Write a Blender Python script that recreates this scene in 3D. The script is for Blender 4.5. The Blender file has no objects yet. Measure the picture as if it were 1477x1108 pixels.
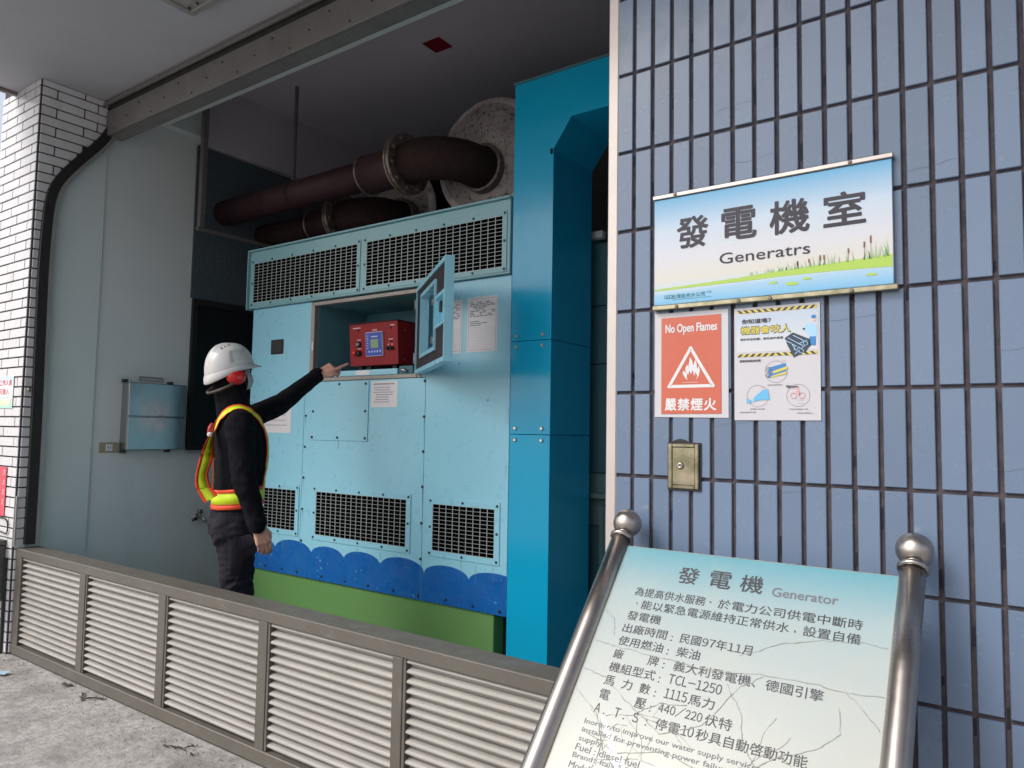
import bpy, bmesh, math, random
from math import sin, cos, pi, radians
from mathutils import Vector, Matrix, noise
from mathutils.bvhtree import BVHTree
random.seed(7)
S = bpy.context.scene
COL = S.collection

# ---------------------------------------------------------------- camera
cam = bpy.data.cameras.new('camera'); co = bpy.data.objects.new('camera', cam); COL.objects.link(co)
YAW, PIT, ROL = radians(35.2676), radians(3.8531), radians(.9715)
f_ = Vector((-sin(YAW)*cos(PIT), cos(YAW)*cos(PIT), sin(PIT)))
r_ = Vector((cos(YAW), sin(YAW), 0)); u_ = r_.cross(f_)
r2 = cos(ROL)*r_ + sin(ROL)*u_; u2 = -sin(ROL)*r_ + cos(ROL)*u_
mw = Matrix((r2, u2, -f_)).transposed().to_4x4(); mw.translation = (0, -1.8863, 1.362)
co.matrix_world = mw
cam.sensor_width = 36; cam.lens = 1047.92*36/1477; cam.clip_start = .05; cam.clip_end = 600
S.camera = co

# ---------------------------------------------------------------- world, sun, exposure
SUN_EL, SUN_AZ = radians(44), radians(212)      # azimuth measured from +Y towards +X: light comes from the street side, left
w = bpy.data.worlds.new('World'); S.world = w; w.use_nodes = True
nt = w.node_tree; nt.nodes.clear()
sky = nt.nodes.new('ShaderNodeTexSky'); sky.sky_type = 'NISHITA'; sky.sun_disc = False
sky.sun_elevation = SUN_EL; sky.sun_rotation = SUN_AZ; sky.air_density = 1.0; sky.dust_density = 4.0; sky.ozone_density = 1.0
hs = nt.nodes.new('ShaderNodeHueSaturation'); hs.inputs['Saturation'].default_value = .5
bg = nt.nodes.new('ShaderNodeBackground'); bg.inputs['Strength'].default_value = .15
out = nt.nodes.new('ShaderNodeOutputWorld')
nt.links.new(sky.outputs[0], hs.inputs['Color']); nt.links.new(hs.outputs[0], bg.inputs[0]); nt.links.new(bg.outputs[0], out.inputs[0])
sl = bpy.data.lights.new('sun', 'SUN'); sl.energy = 1.0; sl.angle = radians(24); sl.color = (1, .97, .94)
so = bpy.data.objects.new('sun', sl); COL.objects.link(so)
sd = Vector((sin(SUN_AZ)*cos(SUN_EL), cos(SUN_AZ)*cos(SUN_EL), sin(SUN_EL)))
so.rotation_euler = (sd).to_track_quat('Z', 'Y').to_euler(); so.location = sd*20
S.view_settings.view_transform = 'Standard'; S.view_settings.look = 'None'
S.view_settings.exposure = .55; S.view_settings.gamma = 1
try: S.view_settings.use_curve_mapping = False
except Exception: pass
S.render.engine = 'CYCLES'
S.cycles.max_bounces = 8; S.cycles.diffuse_bounces = 5; S.cycles.use_denoising = True

# ---------------------------------------------------------------- materials
def M(name, col, rough=.5, metal=0, col2=None, vs=6, va=.5, bump=0, bs=80, rnd=0, dirt=None, da=.5, ds=3, dthr=.55, streak=1, coat=0, rv=0, detail=6, spec=.5):
    m = bpy.data.materials.new(name); m.use_nodes = True; n = m.node_tree; N = n.nodes; L = n.links
    b = N['Principled BSDF']; b.inputs['Roughness'].default_value = rough; b.inputs['Metallic'].default_value = metal; b.inputs['Specular IOR Level'].default_value = spec
    if coat: b.inputs['Coat Weight'].default_value = coat; b.inputs['Coat Roughness'].default_value = .1
    geo = N.new('ShaderNodeNewGeometry'); P = geo.outputs['Position']
    def nz(scale, det=detail, stretch=None, rough_=.6):
        t = N.new('ShaderNodeTexNoise'); t.inputs['Scale'].default_value = scale; t.inputs['Detail'].default_value = det; t.inputs['Roughness'].default_value = rough_
        if stretch:
            mp = N.new('ShaderNodeMapping'); mp.inputs['Scale'].default_value = stretch; L.new(P, mp.inputs[0]); L.new(mp.outputs[0], t.inputs[0])
        else: L.new(P, t.inputs[0])
        return t.outputs['Fac']
    def mix(fac, a, c):
        x = N.new('ShaderNodeMix'); x.data_type = 'RGBA'
        if isinstance(fac, float): x.inputs[0].default_value = fac
        else: L.new(fac, x.inputs[0])
        for s, v in ((6, a), (7, c)):
            if isinstance(v, tuple): x.inputs[s].default_value = (*v, 1)
            else: L.new(v, x.inputs[s])
        return x.outputs[2]
    def ramp(fac, a, c, v1=1.):
        q = N.new('ShaderNodeMapRange'); q.inputs[1].default_value = a; q.inputs[2].default_value = c; q.inputs[4].default_value = v1; L.new(fac, q.inputs[0]); return q.outputs[0]
    c = tuple(col)
    if col2 is not None: c = mix(ramp(nz(vs), .5-va/2, .5+va/2), tuple(col), tuple(col2))
    if rnd:
        oi = N.new('ShaderNodeObjectInfo'); h = N.new('ShaderNodeHueSaturation')
        q = N.new('ShaderNodeMapRange'); q.inputs[3].default_value = 1-rnd; q.inputs[4].default_value = 1+rnd; L.new(oi.outputs['Random'], q.inputs[0]); L.new(q.outputs[0], h.inputs['Value'])
        if isinstance(c, tuple): h.inputs['Color'].default_value = (*c, 1)
        else: L.new(c, h.inputs['Color'])
        c = h.outputs[0]
    if dirt is not None:
        st = (1, 1, 1/streak) if streak != 1 else None
        c = mix(ramp(nz(ds, 8, st, .65), dthr, dthr+.2, da), c, tuple(dirt))
    if isinstance(c, tuple): b.inputs['Base Color'].default_value = (*c, 1)
    else: L.new(c, b.inputs['Base Color'])
    if rv:
        q = N.new('ShaderNodeMapRange'); q.inputs[1].default_value = .3; q.inputs[2].default_value = .7; q.inputs[3].default_value = max(0, rough-rv); q.inputs[4].default_value = rough+rv
        L.new(nz(14), q.inputs[0]); L.new(q.outputs[0], b.inputs['Roughness'])
    if bump:
        bp = N.new('ShaderNodeBump'); bp.inputs['Strength'].default_value = 1; bp.inputs['Distance'].default_value = bump
        L.new(nz(bs), bp.inputs['Height']); L.new(bp.outputs[0], b.inputs['Normal'])
    return m
def gradmat(name, axis, stops, rough=.35, spk=0):
    """flat print whose colours run along one world axis ([(pos,colour)...])"""
    m = bpy.data.materials.new(name); m.use_nodes = True; N = m.node_tree.nodes; L = m.node_tree.links; b = N['Principled BSDF']
    geo = N.new('ShaderNodeNewGeometry'); sp = N.new('ShaderNodeSeparateXYZ'); L.new(geo.outputs['Position'], sp.inputs[0])
    lo, hi = stops[0][0], stops[-1][0]
    q = N.new('ShaderNodeMapRange'); q.inputs[1].default_value = lo; q.inputs[2].default_value = hi; L.new(sp.outputs['XYZ'.index(axis)], q.inputs[0])
    cr = N.new('ShaderNodeValToRGB'); L.new(q.outputs[0], cr.inputs[0]); e = cr.color_ramp.elements
    for i, (p, c) in enumerate(stops):
        p = (p-lo)/(hi-lo)
        if i < 2: e[i].position = p; e[i].color = (*c, 1)
        else: k = e.new(p); k.color = (*c, 1)
    last = cr.outputs[0]
    if spk:
        t = N.new('ShaderNodeTexNoise'); t.inputs['Scale'].default_value = 9; t.inputs['Detail'].default_value = 10; L.new(geo.outputs['Position'], t.inputs[0])
        r = N.new('ShaderNodeMapRange'); r.inputs[1].default_value = .5; r.inputs[2].default_value = .75; r.inputs[4].default_value = spk; L.new(t.outputs['Fac'], r.inputs[0])
        x = N.new('ShaderNodeMix'); x.data_type = 'RGBA'; L.new(r.outputs[0], x.inputs[0]); L.new(last, x.inputs[6]); x.inputs[7].default_value = (.44, .42, .33, 1)
        t2 = N.new('ShaderNodeTexNoise'); t2.inputs['Scale'].default_value = 420; t2.inputs['Detail'].default_value = 3; L.new(geo.outputs['Position'], t2.inputs[0])
        r2_ = N.new('ShaderNodeMapRange'); r2_.inputs[1].default_value = .62; r2_.inputs[2].default_value = .72; r2_.inputs[4].default_value = .35; L.new(t2.outputs['Fac'], r2_.inputs[0])
        y = N.new('ShaderNodeMix'); y.data_type = 'RGBA'; L.new(r2_.outputs[0], y.inputs[0]); L.new(x.outputs[2], y.inputs[6]); y.inputs[7].default_value = (.42, .44, .36, 1); last = y.outputs[2]
    L.new(last, b.inputs['Base Color']); b.inputs['Roughness'].default_value = rough
    return m

m_btile = M('blue_glazed_tile', (.128, .184, .282), .24, col2=(.152, .205, .292), vs=1.6, va=.6, rnd=.09, dirt=(.10, .11, .14), da=.25, ds=.7, dthr=.56, streak=2, rv=.08, bump=.0004, bs=14)
m_bgrout = M('brown_grey_grout', (.085, .070, .078), .9, col2=(.038, .033, .04), vs=22, va=.35, bump=.002, bs=160)
m_wtile = M('white_glazed_tile', (.66, .65, .66), .3, rnd=.06, dirt=(.38, .36, .33), da=.45, ds=7, dthr=.55, streak=3, rv=.08)
m_wgrout = M('dark_grout', (.035, .03, .04), .9, col2=(.07, .06, .065), vs=30, bump=.002, bs=120)
m_soffit = M('off_white_soffit', (.45, .46, .49), .8, col2=(.41, .415, .44), vs=1.6, va=.4, dirt=(.30, .28, .25), da=.35, ds=1.3, dthr=.6, bump=.001, bs=40)
m_gwall = M('grey_green_wall_paint', (.70, .73, .73), .62, col2=(.64, .68, .68), vs=1.3, va=.4, dirt=(.44, .50, .50), da=.4, ds=2.5, dthr=.58, streak=3, bump=.0012, bs=25)
m_gwall2 = M('pale_grey_green_paint', (.66, .73, .72), .6, col2=(.61, .68, .68), vs=1.8, va=.4, dirt=(.52, .57, .55), da=.3, ds=3, dthr=.6, streak=3, bump=.001, bs=30)
m_ceil = M('inside_ceiling_paint', (.58, .55, .62), .85, col2=(.52, .50, .56), vs=1, va=.4, bump=.001, bs=30)
m_conc = M('inside_concrete', (.22, .22, .21), .9, col2=(.15, .15, .145), vs=3, bump=.003)
m_steel = M('dull_steel_header', (.24, .225, .215), .5, .4, col2=(.19, .18, .175), vs=5, dirt=(.11, .08, .06), da=.6, ds=16, dthr=.6, rv=.1, bump=.0006, bs=60)
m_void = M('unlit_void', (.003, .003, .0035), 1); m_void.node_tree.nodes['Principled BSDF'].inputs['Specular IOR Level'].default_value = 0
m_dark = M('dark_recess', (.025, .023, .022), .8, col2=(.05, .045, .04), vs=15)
m_rub = M('black_rubber', (.012, .012, .013), .65, col2=(.022, .022, .022), vs=20)
m_alu = M('worn_aluminium', (.45, .44, .42), .45, .55, col2=(.36, .35, .33), vs=9, dirt=(.2, .15, .11), da=.6, ds=26, dthr=.62, rv=.1)
m_strip = M('pale_metal_trim', (.56, .51, .48), .4, .35, col2=(.48, .43, .40), vs=4, dirt=(.22, .12, .06), da=.8, ds=34, dthr=.64, streak=2)
m_lfr = M('brown_grey_louvre_frame', (.135, .122, .103), .5, .15, col2=(.108, .098, .083), vs=4, dirt=(.26, .25, .22), da=.5, ds=9, dthr=.58, rv=.1, bump=.0004, bs=90)
m_slat = M('beige_louvre_slat', (.37, .352, .325), .5, .05, col2=(.32, .305, .28), vs=6, dirt=(.15, .13, .11), da=.7, ds=60, dthr=.63, rnd=.04, rv=.1)
m_lb = M('light_blue_panel_paint', (.275, .60, .745), .30, col2=(.295, .62, .75), vs=.8, va=.9, rv=.04, detail=2, bump=.0012, bs=1.3)
m_lbh = M('blue_green_hood_paint', (.24, .46, .50), .35, col2=(.215, .42, .465), vs=3, dirt=(.15, .22, .22), da=.5, ds=7, dthr=.6)
m_wave = M('deep_blue_wave_paint', (.008, .10, .37), .3, col2=(.012, .14, .44), vs=5, dirt=(.01, .06, .24), da=.35, ds=7, dthr=.52, streak=.4, rv=.12)
m_green = M('leaf_green_base_paint', (.125, .28, .085), .4, col2=(.14, .305, .10), vs=3, dirt=(.07, .13, .06), da=.6, ds=12, dthr=.62, rv=.08)
m_teal = M('teal_gloss_paint', (.004, .34, .58), .2, col2=(.006, .37, .61), vs=1.2, dirt=(.03, .38, .54), da=.5, ds=6, dthr=.64, streak=3, rv=.05, bump=.002, bs=2.2)
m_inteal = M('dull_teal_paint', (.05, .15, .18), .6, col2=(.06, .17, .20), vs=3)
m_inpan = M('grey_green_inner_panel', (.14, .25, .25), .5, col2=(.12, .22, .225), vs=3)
m_galv = M('galvanised_edge', (.36, .33, .30), .5, .3, col2=(.26, .23, .21), vs=20)
m_bolt = M('dark_bolt', (.05, .05, .05), .4, .6)
m_sbolt = M('bright_bolt', (.6, .6, .6), .3, .9)
m_mesh = M('grille_metal', (.50, .54, .54), .45, .2, col2=(.38, .42, .42), vs=30)
m_black = M('matt_black', (.012, .012, .013), .7)
m_foam = M('dark_acoustic_foam', (.095, .125, .145), .95, col2=(.05, .07, .085), vs=60, va=.4, bump=.006, bs=45)
m_dfoam = M('charcoal_door_foam', (.035, .03, .035), .95, col2=(.022, .018, .022), vs=90, bump=.002, bs=200)
m_glass = M('dark_window_glass', (.012, .014, .016), .08, 0, coat=.5)
m_pipe = M('maroon_exhaust_paint', (.032, .010, .016), .6, spec=.3, col2=(.045, .018, .022), vs=5, dirt=(.03, .02, .02), da=.8, ds=9, dthr=.5, rv=.1)
m_rust = M('rusty_dark_iron', (.042, .018, .017), .85, .1, spec=.3, col2=(.022, .014, .014), vs=14, dirt=(.08, .04, .03), da=.7, ds=40, dthr=.55, bump=.002, bs=90)
m_flange = M('worn_flange_steel', (.16, .11, .095), .5, .6, col2=(.30, .25, .22), vs=30, dirt=(.05, .03, .03), da=.8, ds=24, dthr=.5)
m_disc = M('peeling_silver_white_coating', (.78, .70, .68), .6, .1, col2=(.42, .36, .35), vs=7, va=.5, dirt=(.03, .02, .02), da=1, ds=11, dthr=.50, bump=.003, bs=60, detail=12)
m_disc2 = M('sooty_grey_coating', (.46, .40, .38), .65, .05, col2=(.24, .20, .19), vs=6, va=.6, dirt=(.02, .015, .015), da=1, ds=30, dthr=.50, bump=.002, bs=60, detail=12)
m_disc3 = M('burnt_pale_coating', (.50, .45, .43), .65, .05, col2=(.30, .25, .24), vs=9, va=.6, dirt=(.03, .02, .02), da=.95, ds=70, dthr=.48, bump=.002, bs=60, detail=12)
m_red = M('red_box_paint', (.30, .016, .022), .5, spec=.25, col2=(.26, .014, .02), vs=4, rv=.05)
m_lcd = M('green_lcd', (.22, .34, .19), .3)
m_scr = M('blue_screen_face', (.012, .06, .42), .3)
m_white = M('white_print', (.66, .65, .66), .5)
m_paper = M('laminated_paper', (.76, .73, .75), .3, col2=(.72, .69, .71), vs=8, dirt=(.62, .60, .62), da=.4, ds=6)
m_ink = M('dark_ink', (.035, .035, .045), .5)
m_inkg = M('grey_ink', (.13, .13, .145), .5)
m_inkp = M('navy_sign_ink', (.017, .013, .028), .45)
m_inkr = M('red_ink', (.62, .05, .06), .5)
m_inkt = M('teal_ink', (.03, .22, .30), .5)
m_yel = M('yellow_print', (.62, .52, .09), .5)
m_posterr = M('faded_red_print', (.50, .10, .055), .3, col2=(.54, .13, .08), vs=7, dirt=(.50, .18, .13), da=.5, ds=18, dthr=.6)
m_posterw = M('white_poster', (.55, .54, .57), .3, col2=(.52, .51, .54), vs=9)
m_gr1 = M('yellow_green_print', (.38, .56, .09), .5)
m_gr2 = M('light_green_print', (.30, .50, .22), .5)
m_brn = M('brown_print', (.22, .07, .03), .5)
m_water = M('blue_water_print', (.22, .56, .82), .4)
m_bpr = M('pale_blue_print', (.35, .58, .80), .5)
m_bpr2 = M('mid_blue_print', (.04, .20, .48), .5)
m_pink = M('pink_print', (.75, .35, .36), .5)
m_ss = M('brushed_stainless', (.45, .405, .375), .30, 1, col2=(.40, .36, .335), vs=60, va=.5, dirt=(.34, .28, .24), da=.35, ds=30, dthr=.6, rv=.05)
m_ssd = M('stainless_box', (.38, .40, .41), .2, .9, col2=(.34, .36, .37), vs=3, rv=.08)
m_brass = M('aged_brass_plate', (.42, .37, .27), .3, .9, col2=(.22, .21, .13), vs=22, va=.3, rv=.1)
m_beige = M('beige_plastic', (.36, .29, .18), .5)
m_ground = M('weathered_concrete', (.27, .255, .245), .9, col2=(.43, .412, .398), vs=24, va=.30, dirt=(.185, .168, .160), da=.8, ds=4.2, dthr=.46, bump=.006, bs=55, detail=14)
m_stone = M('weathered_stone_box', (.13, .125, .12), .8, col2=(.07, .068, .066), vs=45, va=.3, bump=.003, bs=90)
m_leaf = M('dark_leaf_litter', (.05, .04, .03), .9)
m_scrap = M('pale_blue_plastic', (.35, .50, .62), .4)
m_crack = M('crack_line', (.20, .19, .17), .8, col2=(.36, .36, .32), vs=14, va=.4)
m_chip = M('glue_residue_white', (.66, .72, .78), .4)
m_skin = M('skin', (.62, .35, .26), .5, col2=(.56, .29, .21), vs=35, va=.4)
m_cloth = M('black_sweater_knit', (.006, .006, .009), .95, spec=.12, col2=(.009, .0085, .012), vs=30, bump=.0012, bs=260)
m_trou = M('charcoal_trousers', (.013, .012, .018), .9, spec=.2, col2=(.02, .019, .026), vs=14, bump=.0008, bs=300)
m_boot = M('black_boot', (.015, .015, .015), .4)
m_lime = M('fluorescent_yellow', (.62, .86, .02), .55, col2=(.70, .82, .02), vs=12)
m_orange = M('fluorescent_orange_red', (.90, .085, .02), .55)
m_helm = M('white_helmet_plastic', (.62, .62, .61), .28, col2=(.58, .58, .57), vs=12, dirt=(.45, .44, .42), da=.3, ds=14)
m_muff = M('red_ear_cup', (.62, .02, .02), .22)
m_band = M('brown_black_band', (.06, .045, .03), .5)
m_mask = M('grey_white_mask', (.42, .46, .47), .6)
m_redc = M('dark_red_card', (.20, .012, .018), .5)
m_sky = None

# ---------------------------------------------------------------- mesh helpers
class MB:
    def __init__(s): s.v = []; s.f = []; s.m = []; s.mi = 0; s.sm = False; s.s = []
    def add(s, vs, fs, smooth=None):
        o = len(s.v); s.v += [tuple(v) for v in vs]
        for f in fs: s.f.append(tuple(i+o for i in f)); s.m.append(s.mi); s.s.append(s.sm if smooth is None else smooth)
        return s
    def box(s, x0, x1, y0, y1, z0, z1, b=0):
        if b <= 0:
            vs = [(x, y, z) for z in (z0, z1) for y in (y0, y1) for x in (x0, x1)]
            return s.add(vs, [(0, 2, 3, 1), (4, 5, 7, 6), (0, 1, 5, 4), (2, 6, 7, 3), (0, 4, 6, 2), (1, 3, 7, 5)])
        lo = (x0, y0, z0); hi = (x1, y1, z1); vs = []; idx = {}
        for sx in (0, 1):
            for sy in (0, 1):
                for sz in (0, 1):
                    for ax in range(3):
                        p = []
                        for a, sg in enumerate((sx, sy, sz)):
                            e = hi[a] if sg else lo[a]
                            p.append(e if a == ax else (e-b if sg else e+b))
                        idx[(sx, sy, sz, ax)] = len(vs); vs.append(p)
        fs = []
        for ax in range(3):
            o = [a for a in range(3) if a != ax]
            for sg in (0, 1):
                q = []
                for a, c in ((0, 0), (1, 0), (1, 1), (0, 1)):
                    k = [0, 0, 0]; k[ax] = sg; k[o[0]] = a; k[o[1]] = c; q.append(idx[(*k, ax)])
                fs.append(q)
        for ax in range(3):
            o = [a for a in range(3) if a != ax]
            for a in (0, 1):
                for c in (0, 1):
                    k0 = [0, 0, 0]; k0[o[0]] = a; k0[o[1]] = c; k1 = list(k0); k1[ax] = 1
                    fs.append([idx[(*k0, o[0])], idx[(*k0, o[1])], idx[(*k1, o[1])], idx[(*k1, o[0])]])
        for sx in (0, 1):
            for sy in (0, 1):
                for sz in (0, 1): fs.append([idx[(sx, sy, sz, a)] for a in range(3)])
        c = Vector(((x0+x1)/2, (y0+y1)/2, (z0+z1)/2)); g = []
        for f in fs:
            p = [Vector(vs[i]) for i in f]; n = (p[1]-p[0]).cross(p[2]-p[0])
            g.append(tuple(f) if n.dot(sum(p, Vector())/len(p)-c) > 0 else tuple(reversed(f)))
        return s.add(vs, g)
    def prism(s, poly, ax, a0, a1):
        n = len(poly)
        def P(p, t):
            return (t, p[0], p[1]) if ax == 'x' else ((p[0], t, p[1]) if ax == 'y' else (p[0], p[1], t))
        vs = [P(p, a0) for p in poly]+[P(p, a1) for p in poly]
        fs = [tuple(range(n-1, -1, -1)), tuple(range(n, 2*n))]+[(i, (i+1) % n, n+(i+1) % n, n+i) for i in range(n)]
        area = sum(poly[i][0]*poly[(i+1) % n][1]-poly[(i+1) % n][0]*poly[i][1] for i in range(n))
        if (area < 0) != (ax == 'y'): fs = [tuple(reversed(f)) for f in fs]
        if a1 < a0: fs = [tuple(reversed(f)) for f in fs]
        return s.add(vs, fs)
    def sheet(s, poly, fn):
        return s.add([fn(*p) for p in poly], [tuple(range(len(poly)))])
    def tube(s, pts, r, n=16, caps=True, smooth=True):
        pts = [Vector(p) for p in pts]; rs = r if isinstance(r, (list, tuple)) else [r]*len(pts)
        up = Vector((0, 0, 1)); d0 = (pts[1]-pts[0]).normalized()
        if abs(d0.dot(up)) > .95: up = Vector((1, 0, 0))
        nrm = (up-d0*up.dot(d0)).normalized(); vs = []
        for i, p in enumerate(pts):
            d = (pts[min(i+1, len(pts)-1)]-pts[max(i-1, 0)]).normalized()
            nrm = (nrm-d*nrm.dot(d)).normalized(); bn = d.cross(nrm)
            for k in range(n):
                a = 2*pi*k/n; vs.append(p+(nrm*cos(a)+bn*sin(a))*rs[i])
        fs = [(i*n+k, i*n+(k+1) % n, (i+1)*n+(k+1) % n, (i+1)*n+k) for i in range(len(pts)-1) for k in range(n)]
        o = len(s.v); s.add(vs, fs, smooth)
        if caps: s.add([], [tuple(o-len(s.v)*0+k for k in range(n))[::-1]], False) if False else s._cap(o, n, len(pts))
        return s
    def _cap(s, o, n, m):
        s.f.append(tuple(o+k for k in range(n))[::-1]); s.m.append(s.mi); s.s.append(False)
        s.f.append(tuple(o+(m-1)*n+k for k in range(n))); s.m.append(s.mi); s.s.append(False)
    def lathe(s, prof, c, axis, n=32, smooth=True):
        """prof [(r,h)] about axis vector through c"""
        ax = Vector(axis).normalized(); t = Vector((0, 0, 1)) if abs(ax.z) < .9 else Vector((1, 0, 0))
        e1 = (t-ax*t.dot(ax)).normalized(); e2 = ax.cross(e1); c = Vector(c); vs = []
        for r, h in prof:
            for k in range(n):
                a = 2*pi*k/n; vs.append(c+ax*h+(e1*cos(a)+e2*sin(a))*r)
        fs = [(i*n+k, i*n+(k+1) % n, (i+1)*n+(k+1) % n, (i+1)*n+k) for i in range(len(prof)-1) for k in range(n)]
        return s.add(vs, fs, smooth)
    def ell(s, c, r, nu=20, nv=12, R=None):
        vs = []; c = Vector(c)
        for j in range(nv+1):
            b = -pi/2+pi*j/nv
            for i in range(nu):
                a = 2*pi*i/nu; p = Vector((r[0]*cos(b)*cos(a), r[1]*cos(b)*sin(a), r[2]*sin(b)))
                if R: p = R @ p
                vs.append(c+p)
        return s.add(vs, [(j*nu+i, j*nu+(i+1) % nu, (j+1)*nu+(i+1) % nu, (j+1)*nu+i) for j in range(nv) for i in range(nu)], True)
    def mesh(s, name, mats, off=(0, 0, 0)):
        me = bpy.data.meshes.new(name); o = Vector(off)
        me.from_pydata([tuple(Vector(v)-o) for v in s.v], [], s.f)
        for q in (mats if isinstance(mats, (list, tuple)) else [mats]): me.materials.append(q)
        me.polygons.foreach_set('material_index', s.m); me.polygons.foreach_set('use_smooth', s.s); me.update()
        return me
BASE = {}
def tag(o, label=None, cat=None, group=None, kind=None):
    if label: o['label'] = label
    if cat: o['category'] = cat
    if group: o['group'] = group
    if kind: o['kind'] = kind
    return o
def thing(name, loc, label, cat, group=None, rz=0):
    o = bpy.data.objects.new(name, None); COL.objects.link(o); o.location = loc; o.rotation_euler = (0, 0, rz); o.empty_display_size = .1
    BASE[o] = Vector(loc); return tag(o, label, cat, group)
def part(name, mb, mats, parent=None, kind=None, label=None, loc=None):
    """loc: world origin of a top-level mesh"""
    off = BASE.get(parent, Vector(loc) if loc else Vector((0, 0, 0)))
    me = mb.mesh(name, mats, off); o = bpy.data.objects.new(name, me); COL.objects.link(o)
    if parent: o.parent = parent; BASE[o] = off
    else: o.location = off; BASE[o] = off
    if kind: o['kind'] = kind
    if label: o['label'] = label
    return o
def inst(name, me, parent, loc):
    o = bpy.data.objects.new(name, me); COL.objects.link(o); o.parent = parent; o.location = Vector(loc)-BASE[parent]; BASE[o] = BASE[parent]; return o

# frames for flat print: F(u,v) -> world point
def wallF(y): return lambda u, v: (u, y, v)
SL = Vector((0, -.683, -.730)).normalized(); BN = Vector((0, -.730, .683)).normalized(); BT = Vector((0, -.128, 1.06))
def boardF(h=.0): return lambda u, v: tuple(BT+Vector((u, 0, 0))-SL*v+BN*h)     # v is measured upwards along the slope
GC = {}
def rawglyph(ch):
    if ch in GC: return GC[ch]
    c = bpy.data.curves.new('t', 'FONT'); c.body = ch; c.size = 1; c.resolution_u = 3
    o = bpy.data.objects.new('t', c); COL.objects.link(o)
    me = bpy.data.meshes.new_from_object(o.evaluated_get(bpy.context.evaluated_depsgraph_get()))
    GC[ch] = [tuple(v.co) for v in me.vertices], [tuple(p.vertices) for p in me.polygons]
    bpy.data.objects.remove(o); bpy.data.curves.remove(c); bpy.data.meshes.remove(me); return GC[ch]
def glyphs(body):
    """latin letters use the full-width sans glyphs, set with natural spacing"""
    if any('a' <= c <= 'z' for c in body): return rawglyph(body)
    V = []; Fs = []; x = 0
    for ch in body:
        if ch in ' \u3000': x += .32 if ch == ' ' else 1; continue
        asc = 33 <= ord(ch) < 127
        vs, fs = rawglyph(chr(ord(ch)+0xFEE0) if asc else ch)
        if not vs: continue
        a = min(v[0] for v in vs); b = max(v[0] for v in vs); o = len(V)
        dx = x-a+.045 if asc else x
        V += [(v[0]+dx, v[1]) for v in vs]; Fs += [tuple(k+o for k in f) for f in fs]
        x += (b-a+.09) if asc else 1
    return V, Fs
def text(mb, body, F, x0, x1, v0, v1=None, bold=0, mi=None):
    """fit a string between x0..x1 and heights v0..v1; bold thickens the strokes by overlaying shifted copies"""
    vs, fs = glyphs(body)
    if not vs: return
    a = min(v[0] for v in vs); b = max(v[0] for v in vs); c = min(v[1] for v in vs); d = max(v[1] for v in vs)
    sx = (x1-x0)/(b-a); sy = (v1-v0)/(d-c) if v1 is not None else sx
    w_ = bold*sy; n = 8 if bold > .015 else (4 if bold else 1)
    o_ = Vector(F(0, 0)); nn = (Vector(F(1, 0))-o_).cross(Vector(F(0, 1))-o_).normalized()*3e-5
    for k in range(n):
        ox, oy = (w_*cos(2*pi*k/n+.4), w_*sin(2*pi*k/n+.4)) if bold else (0, 0)
        mb.add([Vector(F(x0+(v[0]-a)*sx+ox, v0+(v[1]-c)*sy+oy))+nn*k for v in vs], fs)
def spaced(mb, body, F, x0, x1, v0, v1, bold=0):
    """one glyph per cell, evenly spread from x0 to x1"""
    n = len(body); h = v1-v0; pitch = (x1-x0-h)/(n-1)
    for i, ch in enumerate(body): text(mb, ch, F, x0+i*pitch, x0+i*pitch+h, v0, v1, bold)
def line(mb, pts, F, w):
    for (a, b), (c, d) in zip(pts, pts[1:]):
        L = math.hypot(c-a, d-b) or 1e-6; nx, ny = -(d-b)/L*w/2, (c-a)/L*w/2
        mb.add([F(a+nx, b+ny), F(a-nx, b-ny), F(c-nx, d-ny), F(c+nx, d+ny)], [(0, 1, 2, 3)])
def rect(mb, F, a, b, c, d): mb.add([F(a, c), F(b, c), F(b, d), F(a, d)], [(0, 1, 2, 3)])
def disc(mb, F, cx, cy, rx, ry=None, n=24, a0=0, a1=2*pi):
    ry = ry or rx; mb.add([F(cx+rx*cos(a0+(a1-a0)*k/n), cy+ry*sin(a0+(a1-a0)*k/n)) for k in range(n)], [tuple(range(n))])
def ring(mb, F, cx, cy, r, w, n=32):
    line(mb, [(cx+r*cos(2*pi*k/n), cy+r*sin(2*pi*k/n)) for k in range(n+1)], F, w)
def screw(mb, x, y, z, r=.008, h=.005, ax=(0, -1, 0), n=8):
    mb.lathe([(r, 0), (r, h*.6), (r*.7, h), (0, h)], (x, y, z), ax, n, False)

# ================================================================ SETTING
# ground: one sheet to the horizon, finer near the camera
g = MB(); nx, ny = 60, 40
gx = [-300, -100, -40, -16] + [-10+i*.25 for i in range(61)] + [12, 40, 100, 300]
gy = [-300, -100, -40, -14] + [-6+i*.25 for i in range(25)] + [.02]
gv = [(x, y, (noise.noise(Vector((x*1.3, y*1.3, 0)))*.004 if y < -.05 and x > -10 and x < 6 else 0)) for y in gy for x in gx]
g.add(gv, [(j*len(gx)+i, j*len(gx)+i+1, (j+1)*len(gx)+i+1, (j+1)*len(gx)+i) for j in range(len(gy)-1) for i in range(len(gx)-1)], True)
g.box(-300, -5.56, .02, 300, -.3, 0); g.box(3.2, 300, .02, 300, -.3, 0)
part('ground', g, m_ground, kind='structure')
part('floor', MB().box(-5.55, 3.2, .024, 4, -.3, -.004), m_conc, kind='structure')
part('inside_ceiling', MB().box(-5.3, 3, .40, 3.6, 3.95, 4.15), m_ceil, kind='structure')
lw = MB(); lw.box(-5.3, -5.0, .4205, 3.4, -.02, 3.95)
lwo = part('left_inside_wall', lw, m_gwall, kind='structure')
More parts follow.
